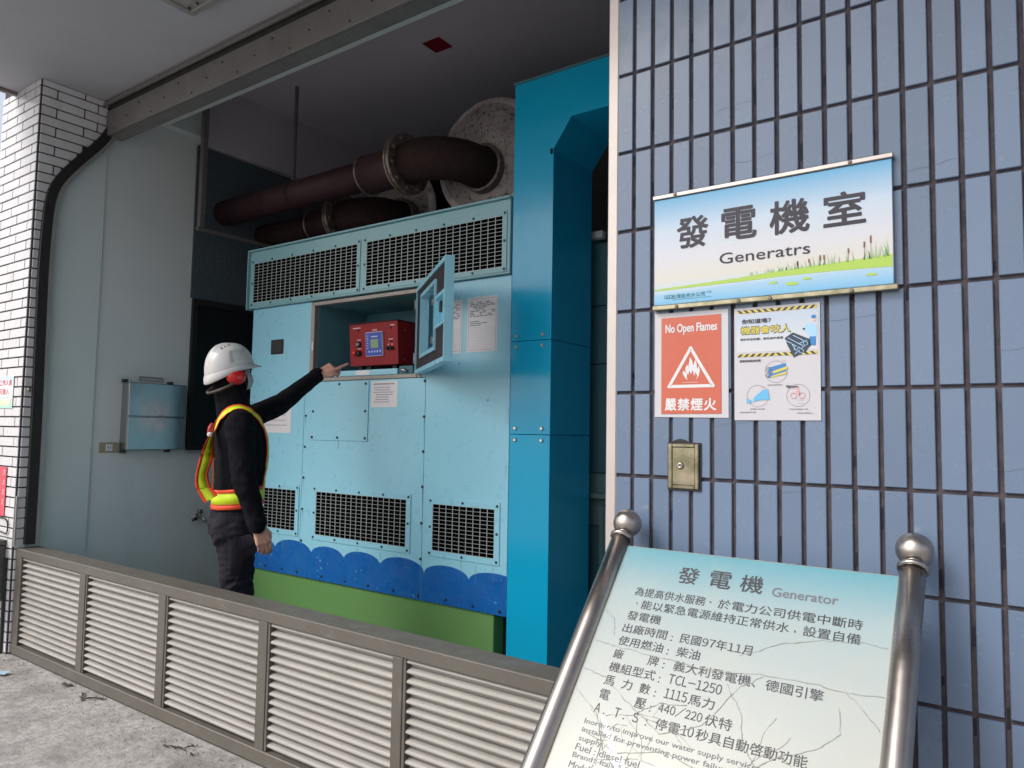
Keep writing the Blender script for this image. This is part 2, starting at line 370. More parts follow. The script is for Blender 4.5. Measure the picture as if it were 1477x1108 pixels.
part('wall_band', MB().box(-4.985, -4.95, 1.06, 3.38, 3.47, 3.95), m_ceil, lwo)
part('back_wall', MB().box(-5.3, 3, 3.4, 3.6, -.02, 3.95), m_conc, kind='structure')
part('right_inside_wall', MB().box(1.4, 1.6, .25, 3.4, -.02, 3.95), m_conc, kind='structure')

# foam on the left wall
fo = part('acoustic_foam_panel', MB().box(-5.0, -4.985, 1.062, 3.38, 2.315, 3.462).box(-5.0, -4.985, 1.66, 3.38, .9, 2.313), m_foam, loc=(-4.99, 2.2, 2.315))
tag(fo, 'dark rough acoustic foam lining the left inner wall above the black window', 'foam panel')

# canopy over the pavement
cn = thing('canopy', (-2, -.45, 3.53), 'off-white concrete canopy soffit over the pavement in front of the opening', 'canopy')
part('soffit', MB().box(-5.33, 4, -1.35, .391, 3.53, 3.80), m_soffit, cn)
part('edge_trim', MB().box(-5.36, -5.33, -1.35, -.002, 3.505, 3.82, .003), m_steel, cn)
part('front_trim', MB().box(-5.36, 4, -1.38, -1.352, 3.50, 3.82, .003), m_steel, cn)
# square lamp on the canopy
lp = thing('canopy_lamp', (-3.2, -.18, 3.53), 'square metal-framed lamp on the canopy soffit at the top edge of the picture', 'lamp')
part('frame', MB().box(-3.493, -3.46, -.48, .118, 3.498, 3.53, .002).box(-2.93, -2.895, -.48, .118, 3.498, 3.53, .002).box(-3.459, -2.931, .085, .118, 3.498, 3.53, .002).box(-3.459, -2.931, -.48, -.447, 3.498, 3.53, .002), m_alu, lp)
part('diffuser', MB().box(-3.459, -2.931, -.446, .084, 3.506, 3.53), M('grey_diffuser', (.36, .34, .32), .5, col2=(.25, .23, .22), vs=20), lp)
q = MB()
for x, y in ((-3.43, .06), (-3.36, .06), (-3.2, .03), (-3.4, -.1), (-3.3, .0)): screw(q, x, y, 3.498, .009, .006, (0, 0, -1))
part('screws', q, m_bolt, lp, kind='stuff')

# concrete beam behind the steel header
part('concrete_beam', MB().box(-5.0, 3, .425, .80, 3.507, 3.95).box(-5.0, 3, .395, .4245, 3.531, 3.95).box(-4.999, -4.917, .801, 1.055, 3.507, 3.949), m_gwall2, kind='structure')

# steel header with roller channel
hd = thing('steel_door_header', (-3, .41, 3.3), 'long dull steel header with screws running above the wide opening', 'door header')
part('face_plate', MB().box(-4.965, -.96, .392, .412, 3.292, 3.458, .002), m_steel, hd)
part('lower_flange', MB().box(-4.965, -.96, .413, .50, 3.292, 3.300), m_steel, hd)
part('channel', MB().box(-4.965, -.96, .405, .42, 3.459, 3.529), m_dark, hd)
part('upper_lip', MB().box(-4.99, -.96, .37, .386, 3.488, 3.512, .002), m_steel, hd)
q = MB()
for i in range(26):
    x = -4.85+i*.15; screw(q, x, .392, 3.32+.10*((i*7) % 3)/2, .006, .004)
part('screws', q, m_bolt, hd, kind='stuff')

# ---- curved door guide on the left jamb
TP = [(.44, 3.40), (.426, 3.349), (.369, 3.239), (.249, 3.087), (.142, 2.94), (.095, 2.842), (.077, 2.729), (.070, 2.599), (.064, 2.36), (.068, 2.008), (.078, 1.417), (.080, .64)]
def smoothp(P, it=3):
    for _ in range(it):
        Q = [P[0]]
        for a, b in zip(P, P[1:]):
            Q += [(a[0]*.75+b[0]*.25, a[1]*.75+b[1]*.25), (a[0]*.25+b[0]*.75, a[1]*.25+b[1]*.75)]
        P = Q+[P[-1]]
    return P
TS = smoothp(TP, 2)
def track(mb, o0, o1, x0, x1):
    L = []; R = []
    for i, p in enumerate(TS):
        a = TS[max(i-1, 0)]; b = TS[min(i+1, len(TS)-1)]; d = Vector((b[0]-a[0], b[1]-a[1])).normalized(); n = Vector((-d.y, d.x))   # n points away from the street
        L.append((p[0]+n.x*o0, p[1]+n.y*o0)); R.append((p[0]+n.x*o1, p[1]+n.y*o1))
    n = len(L); vs = []
    for x in (x0, x1): vs += [(x, *q) for q in L]+[(x, *q) for q in R]
    fs = []
    for i in range(n-1):
        fs += [(i, i+1, n+i+1, n+i), (2*n+i, 3*n+i, 3*n+i+1, 2*n+i+1), (i, 2*n+i, 2*n+i+1, i+1), (n+i, n+i+1, 3*n+i+1, 3*n+i)]
    fs += [(0, n, 3*n, 2*n), (n-1, 3*n-1, 4*n-1, 2*n-1)]
    return mb.add(vs, fs)
gr = thing('curved_door_guide', (-4.95, .08, .64), 'curved black door guide rail bending back along the left white-tiled column', 'guide rail')
part('rubber_seal', track(MB(), -.028, .026, -4.984, -4.945), m_rub, gr)
part('metal_channel', track(MB(), .027, .048, -4.984, -4.935), m_alu, gr)
part('guide_plate', MB().box(-4.985, -4.978, -.004, .048, .63, .93, .001).box(-4.985, -4.965, .0, .006, .63, .93, .001), m_alu, gr)

# ---- white-tiled column at the left
wc = thing('white_tiled_column', (-5.27, .2, 0), 'white brick-tiled column with dark joints at the left of the opening', 'column')
part('column_core', MB().box(-5.55, -5.006, .006, .42, 0, 4.0), m_wgrout, wc)
part('painted_reveal', MB().box(-5.005, -4.987, .062, .420, 0, 3.506), m_gwall2, wc)
def ty(z):
    if z <= TP[-1][1]: return .075
    for (a, za), (b, zb) in zip(TP, TP[1:]):
        if zb <= z <= za: return b+(a-b)*(z-zb)/(za-zb)
    return .41
rg = [(-.0, 0), (-.0, 3.527), (.41, 3.527)]+[(y-.012, z) for y, z in TP]+[(.068, 0)]
part('reveal_joint_bed', MB().prism(rg, 'x', -5.005, -4.982), m_wgrout, wc)
G = .0045; rest = MB(); cache = {}
def wt(x0, x1, y0, y1, z0, z1, face, prm):
    """one white tile, chamfered, proud of the joint bed"""
    key = (round(x1-x0, 3), round(y1-y0, 3), round(z1-z0, 3), face)
    if prm:
        if key not in cache:
            cache[key] = MB().box(0, x1-x0, 0, y1-y0, 0, z1-z0, .0015).mesh('brick', m_wtile)
        j = random.uniform(-.0008, .0008)
        inst('brick', cache[key], wc, (x0+(j if face == 'x' else 0), y0+(j if face == 'y' else 0), z0))
    else: rest.box(x0, x1, y0, y1, z0, z1)
for c in range(58):
    z0 = .004+c*.0611+G; z1 = z0+.0611-2*G
    if z1 > 3.527: z1 = 3.527
    js = [-5.0, -5.052, -5.302, -5.552] if c % 2 == 0 else [-5.0, -5.21, -5.46, -5.552]
    for a, b in zip(js, js[1:]):
        x1 = a-G if a < -5 else -4.986; x0 = max(b+G, -5.55)
        if x1-x0 < .02: continue
        wt(x0, x1, -.004, .008, z0, z1, 'y', a > -5.45)
    ym = min(ty(z0), ty(z1))-.006; js = [.0, .095, .342, .5] if c % 2 == 0 else [.0, .26, .5]
    for a, b in zip(js, js[1:]):
        y0 = a+G if a else .009; y1 = min(b-G, ym)
        if y1-y0 < .012: continue
        wt(-4.984, -4.974, y0, y1, z0, z1, 'x', True)
for c in range(66, 58, -1): pass
part('hidden_bricks', rest, m_wtile, wc, kind='stuff')

# ---- blue tiled wall at the right
bw = thing('blue_tiled_wall', (0, .1, 0), 'street wall of tall glazed blue-grey tiles right of the opening', 'wall')
part('joint_bed', MB().box(-.958, 3, .004, .25, 0, 4.15), m_bgrout, bw)
part('corner_strip', MB().box(-.994, -.961, -.006, .20, 0, 3.529, .003), m_strip, bw)
part('reveal', MB().box(-.985, -.962, .201, .424, 0, 3.949), m_gwall2, bw)
tm = MB().box(-.0234, .0234, -.0035, .0060, -.1128, .1128, .0016).mesh('tile', m_btile)
tr = MB()
for j in range(-5, 11):
    zt = 2.4218-.235*j; zb = zt-.235
    for k in range(0, 60):
        xc = -.9684+.0577*(k+.5)
        if xc > 2.9: break
        cut = zb < 0 or zt > 3.53
        if 0 <= k <= 20 and -2 <= j <= 9 and not cut:
            o = inst('tile', tm, bw, (xc+random.uniform(-.0004, .0004), .0+random.uniform(-.0004, .0004), (zt+zb)/2+random.uniform(-.0005, .0005)))
            o.rotation_euler = (random.uniform(-.003, .003), 0, random.uniform(-.008, .008))
        else: tr.box(xc-.0234, xc+.0234, -.0035, .006, max(zb+.0048, .002), min(zt-.0048, 3.528))
part('outer_tiles', tr, m_btile, bw, kind='stuff')
rc = random.Random(3); hc = MB(); st_ = MB()
for _ in range(26):
    k = rc.randint(0, 19); x = -.9684+.0577*k+.0065; z = rc.uniform(.7, 2.9); n_ = rc.choice((1, 1, 2, 3)); y_ = z
    for i_ in range(n_):
        y2 = y_+rc.uniform(-.012, .012); line(hc, [(x, y_), (x+.022, (y_+y2)/2+rc.uniform(-.003, .003)), (x+.0445, y2)], wallF(-.0042), .0006); x += .0577; y_ = y2
part('hairline_cracks', hc, M('tile_crack', (.07, .08, .11), .6), bw, kind='stuff')
for _ in range(170):
    k = rc.randint(0, 24); x = -.9684+.0577*k+rc.uniform(-.002, .002); z = rc.uniform(.1, 3.4); l_ = rc.uniform(.01, .06)
    st_.add([(x-.003, .0035, z), (x+.0035, .0035, z+.004), (x+.003, .0035, z+l_), (x-.0028, .0035, z+l_*.9)], [(0, 1, 2, 3)])
part('joint_stains', st_, M('joint_mould', (.018, .016, .022), .9), bw, kind='stuff')

# ---- louvred flood barrier
lb = thing('louvred_barrier', (-3, .08, 0), 'low brown-grey metal barrier with beige louvre slats across the opening', 'barrier')
MU = [(-4.996, -4.897), (-4.168, -4.090), (-3.380, -3.303), (-2.611, -2.538), (-1.845, -1.782), (-1.065, -.998)]
part('top_rail', MB().box(-4.998, -.997, .018, .142, .572, .620, .003), m_lfr, lb)
part('bottom_rail', MB().box(-4.998, -.997, .018, .142, .004, .060, .003), m_lfr, lb)
for i, (a, b) in enumerate(MU):
    part('mullion', MB().box(a, b-.014 if i else b, .020, .130, .061, .571, .002), m_lfr, lb)
    if i: part('mullion_edge', MB().box(b-.013, b, .024, .120, .061, .571, .001), m_lfr, lb)
prof = [(.052, 0), (.049, .0120), (.036, .0140), (.030, .0165), (.0275, .0205), (.0285, .0245), (.034, .0290), (.046, .0325), (.058, .0338), (.058, 0)]
for i in range(5):
    x0 = MU[i][1]+.001; x1 = MU[i+1][0]-.001; L = x1-x0
    sm_ = MB().prism([(p[0], p[1]) for p in prof], 'x', 0, L).mesh('slat', m_slat)
    for k in range(15):
        o = inst('slat', sm_, lb, (x0, random.uniform(-.001, .001), .0625+k*.0340)); o.rotation_euler = (random.uniform(-.02, .02), random.uniform(-.0006, .0006), 0)
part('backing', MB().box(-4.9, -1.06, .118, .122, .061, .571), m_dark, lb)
part('edge_seal', MB().box(-5.04, -5.018, -.02, -.006, 0, .56, .002), m_rub, lb)

# ================================================================ INSIDE THE ROOM
# stainless electrical box
eb = thing('stainless_wall_box', (-4.95, .8, 1.43), 'stainless steel box hung on the grey wall left of the person', 'electrical box')
part('case', MB().box(-4.999, -4.915, .605, 1.008, 1.208, 1.655, .002), m_ssd, eb)
part('upper_cover', MB().box(-4.914, -4.897, .603, 1.012, 1.432, 1.660, .004), m_ssd, eb)
part('lower_cover', MB().box(-4.914, -4.900, .606, 1.012, 1.205, 1.428, .004), m_ssd, eb)
part('latch', MB().lathe([(.011, 0), (.011, .006), (.005, .008), (0, .008)], (-4.897, .828, 1.452), (1, 0, 0), 12).box(-4.896, -4.886, .828, .85, 1.448, 1.456, .001), m_sbolt, eb)
for y, z in ((.61, 1.672), (.93, 1.672), (.62, 1.192), (.93, 1.195)):
    part('mounting_lug', MB().box(-4.998, -4.96, y-.014, y+.014, z-.011, z+.011, .002), m_bolt, eb)
t = MB(); Fx = lambda u, v: (-4.9975, u, v)
rect(t, Fx, .717, .89, 1.702, 1.709); rect(t, Fx, .717, .722, 1.68, 1.7); rect(t, Fx, .885, .89, 1.68, 1.7); rect(t, Fx, .717, .89, 1.678, 1.683)
for i in range(16): rect(t, Fx, .724+i*.01, .727+i*.01, 1.686, 1.700)
tag(part('adhesive_strip', t, m_inkg, loc=(-4.9975, .8, 1.69)), 'faded strip of tape residue on the wall above the steel box', 'tape mark')
# socket plate
sp = thing('wall_socket', (-4.99, .535, 1.22), 'beige socket plate on the grey wall left of the steel box', 'socket')
part('plate', MB().box(-4.999, -4.989, .473, .597, 1.186, 1.253, .003), m_beige, sp)
part('insert', MB().box(-4.988, -4.985, .512, .556, 1.198, 1.241, .001), m_paper, sp)
part('slots', MB().box(-4.9845, -4.984, .524, .528, 1.212, 1.228).box(-4.9845, -4.984, .540, .544, 1.212, 1.228), m_ink, sp, kind='stuff')
# tap
tp = thing('wall_tap', (-4.97, 1.19, .70), 'small brass and steel tap low on the grey wall behind the person', 'tap')
part('spout', MB().tube([(-4.998, 1.19, .71), (-4.95, 1.19, .71), (-4.915, 1.2, .70), (-4.90, 1.205, .675)], .011, 10).lathe([(.02, 0), (.02, .004), (.0, .004)], (-4.999, 1.19, .71), (1, 0, 0), 14), m_ss, tp)
part('handle', MB().tube([(-4.95, 1.19, .715), (-4.95, 1.19, .735)], .009, 10).box(-4.965, -4.935, 1.175, 1.205, .735, .765, .004), m_brass, tp)
part('wall_flange', MB().tube([(-4.95, 1.165, .70), (-4.95, 1.13, .692)], .010, 10), m_bolt, tp)
# black window in the left wall
wn = thing('dark_wall_window', (-4.98, 1.36, 1.19), 'tall black glazed window panel in the left wall behind the helmeted person', 'window')
part('frame', MB().box(-5.0, -4.972, 1.075, 1.115, 1.20, 2.312, .002).box(-5.0, -4.972, 1.60, 1.655, 1.20, 2.312, .002).box(-5.0, -4.972, 1.116, 1.599, 2.265, 2.312, .002).box(-5.0, -4.972, 1.116, 1.599, 1.20, 1.235, .002), m_black, wn)
part('pane', MB().box(-5.0, -4.988, 1.116, 1.599, 1.236, 2.264), m_glass, wn)
part('sill', MB().box(-5.0, -4.955, 1.07, 1.66, 1.180, 1.198, .002), m_alu, wn)
# hangers
hg = thing('pipe_hanger', (-4.8, 1.0, 2.8), 'grey vertical channel hanger in front of the dark foam at left', 'hanger')
part('channel', MB().box(-4.825, -4.785, .985, .991, 2.80, 3.949).box(-4.825, -4.819, .991, 1.02, 2.80, 3.949).box(-4.791, -4.785, .991, 1.02, 2.80, 3.949), m_steel, hg)
part('cross_arm', MB().box(-4.83, -4.80, .98, 2.2, 2.775, 2.799, .002), m_steel, hg)
hg = thing('pipe_hanger', (-4.16, 1.5, 3.1), 'thin hanger rod from the ceiling to the maroon pipe', 'hanger')
part('rod', MB().box(-4.45, -4.43, 1.50, 1.52, 3.08, 3.949), m_steel, hg)
# red card on the ceiling
tag(part('red_ceiling_card', MB().box(-3.229, -3.085, 1.575, 1.715, 3.944, 3.9495), m_redc, loc=(-3.15, 1.65, 3.944)), 'small dark red square fixed to the ceiling inside the room', 'marker')

# exhaust pipes
def exhaust(label, X0, Xs, Xf, y, z, path, dc, dr, hole, dim):
    e = thing('exhaust_pipe', (Xf, y, z), label, 'exhaust pipe', 'exhaust pipes above the generator')
    part('long_pipe', MB().tube([(X0, y, z), (Xf-.02, y, z)], .094, 28), m_pipe if y < 1.5 else m_rust, e)  # rear pipe: darker iron colour stands in for the shade around it
    part('sleeve', MB().lathe([(.094, 0), (.121, .004), (.121, .26), (.121, .33)], (Xs, y, z), (1, 0, 0), 28), m_pipe, e)
    part('weld_ring', MB().lathe([(.1215, 0), (.127, .004), (.127, .010), (.1215, .014)], (Xs-.002, y, z), (1, 0, 0), 28), m_flange, e)
    fl = part('flange', MB().lathe([(.11, 0), (.182, 0), (.186, .004), (.186, .016), (.178, .018), (.178, .026), (.186, .028), (.186, .042), (.182, .046), (.11, .046)], (Xf-.02, y, z), (1, 0, 0), 36, False), m_flange, e)
    q = MB()
    for k in range(10):
        a = 2*pi*k/10+.2
        q.lathe([(.013, -.016), (.013, .062), (0, .062)], (Xf-.02, y+cos(a)*.155, z+sin(a)*.155), (1, 0, 0), 6, False)
    part('flange_bolts', q, m_flange, fl, kind='stuff')
    part('elbow', MB().tube([(p[0], p[1], p[2]) for p in smooth3(path)], [.128]*len(smooth3(path)), 28), m_rust, e)
    for xx in (X0+.85, X0+1.15):
        part('clamp', MB().lathe([(.0945, 0), (.099, .002), (.099, .028), (.0945, .03)], (xx, y, z), (1, 0, 0), 28), m_rust, e)
    return e
def smooth3(P, it=2):
    P = [Vector(p) for p in P]
    for _ in range(it):
        Q = [P[0]]
        for a, b in zip(P, P[1:]): Q += [a*.75+b*.25, a*.25+b*.75]
        P = Q+[P[-1]]
    return P
def silencer(label, c, r, hole, n):
    d = thing('exhaust_outlet_drum', c, label, 'silencer drum', 'silencer drums above the generator')
    ax = Vector(n).normalized(); hc = Vector(hole)
    pr = [(r*.99, -.55), (r, -.10), (r*1.0, -.03), (r*.985, -.012), (r*.965, .0), (r*.93, .008), (r*.86, .020), (r*.78, .036), (r*.6, .058), (r*.45, .067), (r*.36, .070), (0, .075)]
    q = MB(); q.mi = 0; q.lathe(pr[:4], c, ax, 48); q.mi = 1; q.lathe(pr[3:7], c, ax, 48); q.mi = 2; q.lathe(pr[6:10], c, ax, 48); q.mi = 3; q.lathe(pr[9:], c, ax, 48)
    part('drum', q, [m_rust, m_disc, m_disc2, m_disc3], d)
    part('collar', MB().lathe([(.125, -.03), (.152, -.03), (.152, .045), (.145, .052), (.132, .052), (.128, .03), (.128, -.03)], hole, ax, 32), m_flange, d)
exhaust('maroon exhaust pipe with bolted flange and rusty elbow, the nearer and higher of two', -5.3, -3.42, -3.08, 1.30, 3.0,
        [(-3.07, 1.30, 3.0), (-2.97, 1.30, 3.01), (-2.86, 1.33, 3.01), (-2.75, 1.42, 3.0), (-2.71, 1.52, 2.99), (-2.705, 1.68, 2.985)], None, 0, None, 0)
silencer('soot-marked white drum end that the nearer exhaust elbow enters, beside the teal frame', (-2.73, 1.66, 3.09), .395, (-2.705, 1.60, 2.99), (0.05, -1, 0))
exhaust('darker exhaust pipe lower and behind the flanged maroon pipe', -5.3, -4.35, -4.05, 1.66, 2.90,
        [(-4.04, 1.66, 2.90), (-3.92, 1.66, 2.905), (-3.78, 1.70, 2.905), (-3.70, 1.80, 2.90), (-3.69, 1.98, 2.90)], None, 0, None, 0)
silencer('second soot-marked drum end half hidden under the maroon pipe', (-3.80, 1.97, 2.98), .36, (-3.69, 1.90, 2.90), (0.05, -1, 0))

# ---------------------------------------------------------------- generator set
YG = 1.2
gs = thing('generator_set', (-3.3, 1.9, 0), 'large light blue generator enclosure with wave mural and open control hatch', 'generator')
# base
part('base_skid', MB().box(-4.42, -2.285, 1.215, 3.0, 0, .418, .003), m_green, gs)
part('base_gap', MB().box(-2.284, -2.19, 1.30, 3.0, 0, .418), m_black, gs)  # black block painted in for the shaded gap beside the skid
# body with cavity for the control box
body = MB()
body.box(-4.42, -3.765, YG+.021, 3.0, .421, 2.19); body.box(-2.85, -2.19, YG+.021, 3.0, .421, 2.19)
body.box(-3.764, -2.851, YG+.021, 3.0, .421, 1.685); body.box(-3.764, -2.851, 1.66, 3.0, 1.686, 2.19)
part('housing', body, m_lb, gs)
m_lin = M('shaded_teal_lining', (.085, .23, .27), .55, col2=(.10, .26, .30), vs=3)  # housing paint with the cavity's shade put into the colour
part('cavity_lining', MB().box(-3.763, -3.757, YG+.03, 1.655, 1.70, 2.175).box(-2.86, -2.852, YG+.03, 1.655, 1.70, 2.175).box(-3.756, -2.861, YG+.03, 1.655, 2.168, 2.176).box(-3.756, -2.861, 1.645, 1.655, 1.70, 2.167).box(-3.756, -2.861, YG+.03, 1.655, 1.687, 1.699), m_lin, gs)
q = MB()
for x, z in ((-3.68, 2.05), (-3.66, 1.80), (-3.2, 2.08), (-3.45, 2.1)): screw(q, x, 1.645, z, .014, .012)
part('cavity_bolts', q, m_bolt, gs, kind='stuff')
# front panels (y 1.2)
def panel(poly): return part('panel', MB().prism(poly, 'y', YG, YG+.019), m_lb, gs)
p1_ = panel([(-4.42, .422), (-3.838, .422), (-3.838, 1.69), (-3.80, 1.69), (-3.80, 2.195), (-4.42, 2.195)])
p2_ = panel([(-3.834, .422), (-2.786, .422), (-2.786, 1.668), (-3.834, 1.668)])
p3_ = panel([(-2.782, .422), (-2.196, .422), (-2.196, 2.195), (-2.815, 2.195), (-2.815, 1.672), (-2.782, 1.672)])
# hatch frame round the opening
part('hatch_frame', MB().box(-3.797, -3.762, YG-.004, YG+.03, 1.671, 2.190, .002).box(-2.852, -2.818, YG-.002, YG+.03, 1.671, 2.190, .002).box(-3.761, -2.853, YG-.004, YG+.03, 2.166, 2.190, .002).box(-3.761, -2.853, YG-.006, YG+.03, 1.671, 1.694, .002), m_galv, gs)
part('catch', MB().box(-3.772, -3.757, YG-.012, YG-.005, 1.87, 1.93, .002), m_white, gs)
# bolts on panels
def bolts(lst, par, y=YG, r=.0085, m=m_bolt, name='bolts'):
    q = MB()
    for x, z in lst: screw(q, x, y, z, r, .006)
    return part(name, q, m, par, kind='stuff')
bolts([(-3.816, 1.451), (-3.816, 1.25), (-3.818, 1.052), (-3.820, .851), (-3.820, .651), (-3.825, 1.62), (-2.79, 1.649), (-2.79, 1.446), (-2.79, 1.248), (-2.79, 1.05), (-2.79, .847), (-2.79, .649), (-3.615, .449), (-3.40, .449), (-3.201, .448), (-2.992, .447), (-2.80, .446)], p2_, YG)
bolts([(-4.182, .450), (-4.002, .450), (-3.85, .449), (-4.35, .45)], p1_, YG)
bolts([(-2.601, .452), (-2.412, .446), (-2.235, .443)], p3_, YG)
# cover plate on the middle panel
cp = part('cover_plate', MB().box(-3.765, -3.240, YG-.0055, YG-.0005, 1.296, 1.664, .001), m_lb, gs)
bolts([(-3.739, 1.647), (-3.5, 1.648), (-3.265, 1.646), (-3.741, 1.479), (-3.263, 1.478), (-3.745, 1.314), (-3.505, 1.315), (-3.26, 1.315)], cp, YG-.0055)
# mural
val = [-4.42, -4.083, -3.722, -3.420, -3.105, -2.762, -2.444, -2.196]
zv = .572
pk = [.64, .645, .636, .636, .640, .632, .632]
def wave(x):
    for i in range(7):
        if val[i] <= x <= val[i+1]:
            a, b = val[i], val[i+1]
            if i == 0: a = -4.46
            if i == 6: b = -2.10
            t_ = (x-a)/(b-a); return zv+(pk[i]-zv)*math.sqrt(max(0, 1-(2*t_-1)**2))**.9
    return zv
for nm, a, b in (('p1', -4.4195, -3.8385), ('p2', -3.8335, -2.7865), ('p3', -2.7815, -2.1965)):
    xs = [a+(b-a)*k/90 for k in range(91)]
    mbw = MB()
    for x0, x1 in zip(xs, xs[1:]):
        mbw.add([(x0, YG-.0008, .4225), (x1, YG-.0008, .4225), (x1, YG-.0008, wave(x1)), (x0, YG-.0008, wave(x0))], [(0, 1, 2, 3)])
    part('wave_mural', mbw, m_wave, {'p1': p1_, 'p2': p2_, 'p3': p3_}[nm], kind='stuff')
rc = random.Random(9); q = MB(); q2_ = MB()
for x, z in [(-3.816, 1.451), (-3.816, 1.052), (-3.82, .851), (-2.79, 1.446), (-2.79, 1.05), (-2.79, .847), (-3.5, 1.315), (-2.50, .70), (-3.3, .66), (-4.0, .66), (-3.1, .66), (-2.4, .66), (-2.28, .69), (-2.21, 1.2), (-2.205, 1.5)]:
    l_ = rc.uniform(.03, .10); w_ = rc.uniform(.0012, .003); x += rc.uniform(-.004, .004)
    q.add([(x-w_, YG-.0013, z-.008), (x+w_, YG-.0013, z-.008), (x+w_*.3, YG-.0013, z-.008-l_), (x-w_*.3, YG-.0013, z-.008-l_)], [(0, 3, 2, 1)])
part('rust_runs', q, M('faint_rust_run', (.20, .33, .34), .6), gs, kind='stuff')
for _ in range(46):
    x = rc.uniform(-4.38, -2.22); z = rc.choice((rc.uniform(.43, .60), rc.uniform(.43, .60), rc.uniform(.43, 2.15)))
    if -3.8 < x < -2.84 and z > 1.66 or (.66 < z < 1.01) or (-3.77 < x < -3.23 and z > 1.28): continue
    r_s = rc.uniform(.003, .010); n_ = 7; q2_.add([(x+cos(2*pi*k/n_)*r_s*rc.uniform(.5, 1.5), YG-.0014, z+sin(2*pi*k/n_)*r_s*rc.uniform(.3, .9)) for k in range(n_)], [tuple(range(n_))])
part('paint_scuffs', q2_, M('pale_scuff', (.12, .34, .52), .6), gs, kind='stuff')
# grilles
def grille(par, x0, x1, z0, z1, y, fr, px_, pz, mfr):
    f_m = MB(); e = fr
    f_m.box(x0-e, x1+e, y-.005, y-.0005, z1, z1+e, .001).box(x0-e, x1+e, y-.005, y-.0005, z0-e, z0, .001).box(x0-e, x0, y-.005, y-.0005, z0+.0002, z1-.0002, .001).box(x1, x1+e, y-.005, y-.0005, z0+.0002, z1-.0002, .001)
    v = part('vent', f_m, mfr, par)
    part('vent_dark_sheet', MB().box(x0, x1, y-.0012, y-.0006, z0, z1), m_void, v)  # flat black sheet painted as the unlit hollow behind the bars
    b = MB(); n = round((x1-x0)/px_)
    for i in range(n+1):
        x = x0+(x1-x0)*i/n; b.box(x-.0015, x+.0015, y-.0046, y-.0016, z0, z1)
    n = round((z1-z0)/pz)
    for i in range(n+1):
        z = z0+(z1-z0)*i/n; b.box(x0, x1, y-.0062, y-.0046, z-.0011, z+.0011)
    part('grille_bars', b, m_mesh, v, kind='stuff')
    sc = MB(); nx_ = max(2, round((x1-x0)/.2)); nz_ = 1
    for i in range(nx_+1):
        for zz in (z0-e/2, z1+e/2): screw(sc, x0-e/2+(x1-x0+e)*i/nx_, y-.005, zz, .0075, .005)
    for xx in (x0-e/2, x1+e/2): screw(sc, xx, y-.005, (z0+z1)/2, .0075, .005)
    part('vent_screws', sc, m_bolt, v, kind='stuff')
grille(gs, -4.216, -3.889, .707, .966, YG, .035, .045, .0215, m_lb)
grille(gs, -3.685, -2.907, .703, .970, YG, .035, .045, .0215, m_lb)
grille(gs, -2.705, -2.278, .708, .961, YG, .035, .045, .0215, m_lb)
# hood
YH = 1.175
hf = part('hood', MB().box(-4.443, -2.192, YH, 3.0, 2.198, 2.600, .003), m_lbh, gs)
part('hood_lid', MB().box(-4.452, -2.186, YH-.02, 3.02, 2.6005, 2.612, .002), m_lbh, gs)
part('hood_side_rail', MB().box(-4.452, -4.444, YH-.02, 3.0, 2.19, 2.600, .002), m_lbh, gs)
grille(hf, -4.392, -3.352, 2.238, 2.512, YH, .028, .050, .0215, m_lbh)
grille(hf, -3.268, -2.240, 2.238, 2.512, YH, .028, .050, .0215, m_lbh)
# small square inspection window on panel 1
part('inspection_window', MB().box(-4.204, -4.074, YG-.006, YG-.0005, 1.868, 1.968, .002), m_pipe, gs)
part('inspection_trim', MB().box(-4.192, -4.086, YG-.0075, YG-.0065, 1.880, 1.956), m_bolt, gs)
# control shelf
part('shelf', MB().box(-3.60, -3.045, 1.235, 1.62, 1.70, 1.735, .002), m_lb, gs)
t = MB(); rect(t, wallF(1.2340), -3.40, -3.28, 1.705, 1.730); part('shelf_label', t, m_paper, gs)
part('shelf_bracket', MB().box(-3.040, -2.93, 1.245, 1.40, 1.70, 1.748, .002), m_inteal, gs)
part('shelf_catch', MB().tube([(-3.02, 1.236, 1.728), (-2.99, 1.230, 1.722), (-2.97, 1.236, 1.715)], .009, 8), m_sbolt, gs)
# open hatch door, hinged at its left end, swung out towards the street
DH = Vector((-2.851, 1.18, 0)); DD = Vector((.7838, -.6210, 0)); DNV = Vector((-.6210, -.7838, 0))     # DNV: towards the viewer's side (inner face)
def door_box(mb, s0, s1, n0, n1, z0, z1):
    P = lambda s_, n_, z_: tuple(DH+DD*s_+DNV*n_+Vector((0, 0, z_)))
    vs = [P(a, b, c) for c in (z0, z1) for b in (n0, n1) for a in (s0, s1)]
    return mb.add(vs, [(0, 1, 3, 2), (4, 6, 7, 5), (0, 4, 5, 1), (2, 3, 7, 6), (0, 2, 6, 4), (1, 5, 7, 3)])
d = MB(); W = .862
Z0, Z1 = 1.688, 2.182
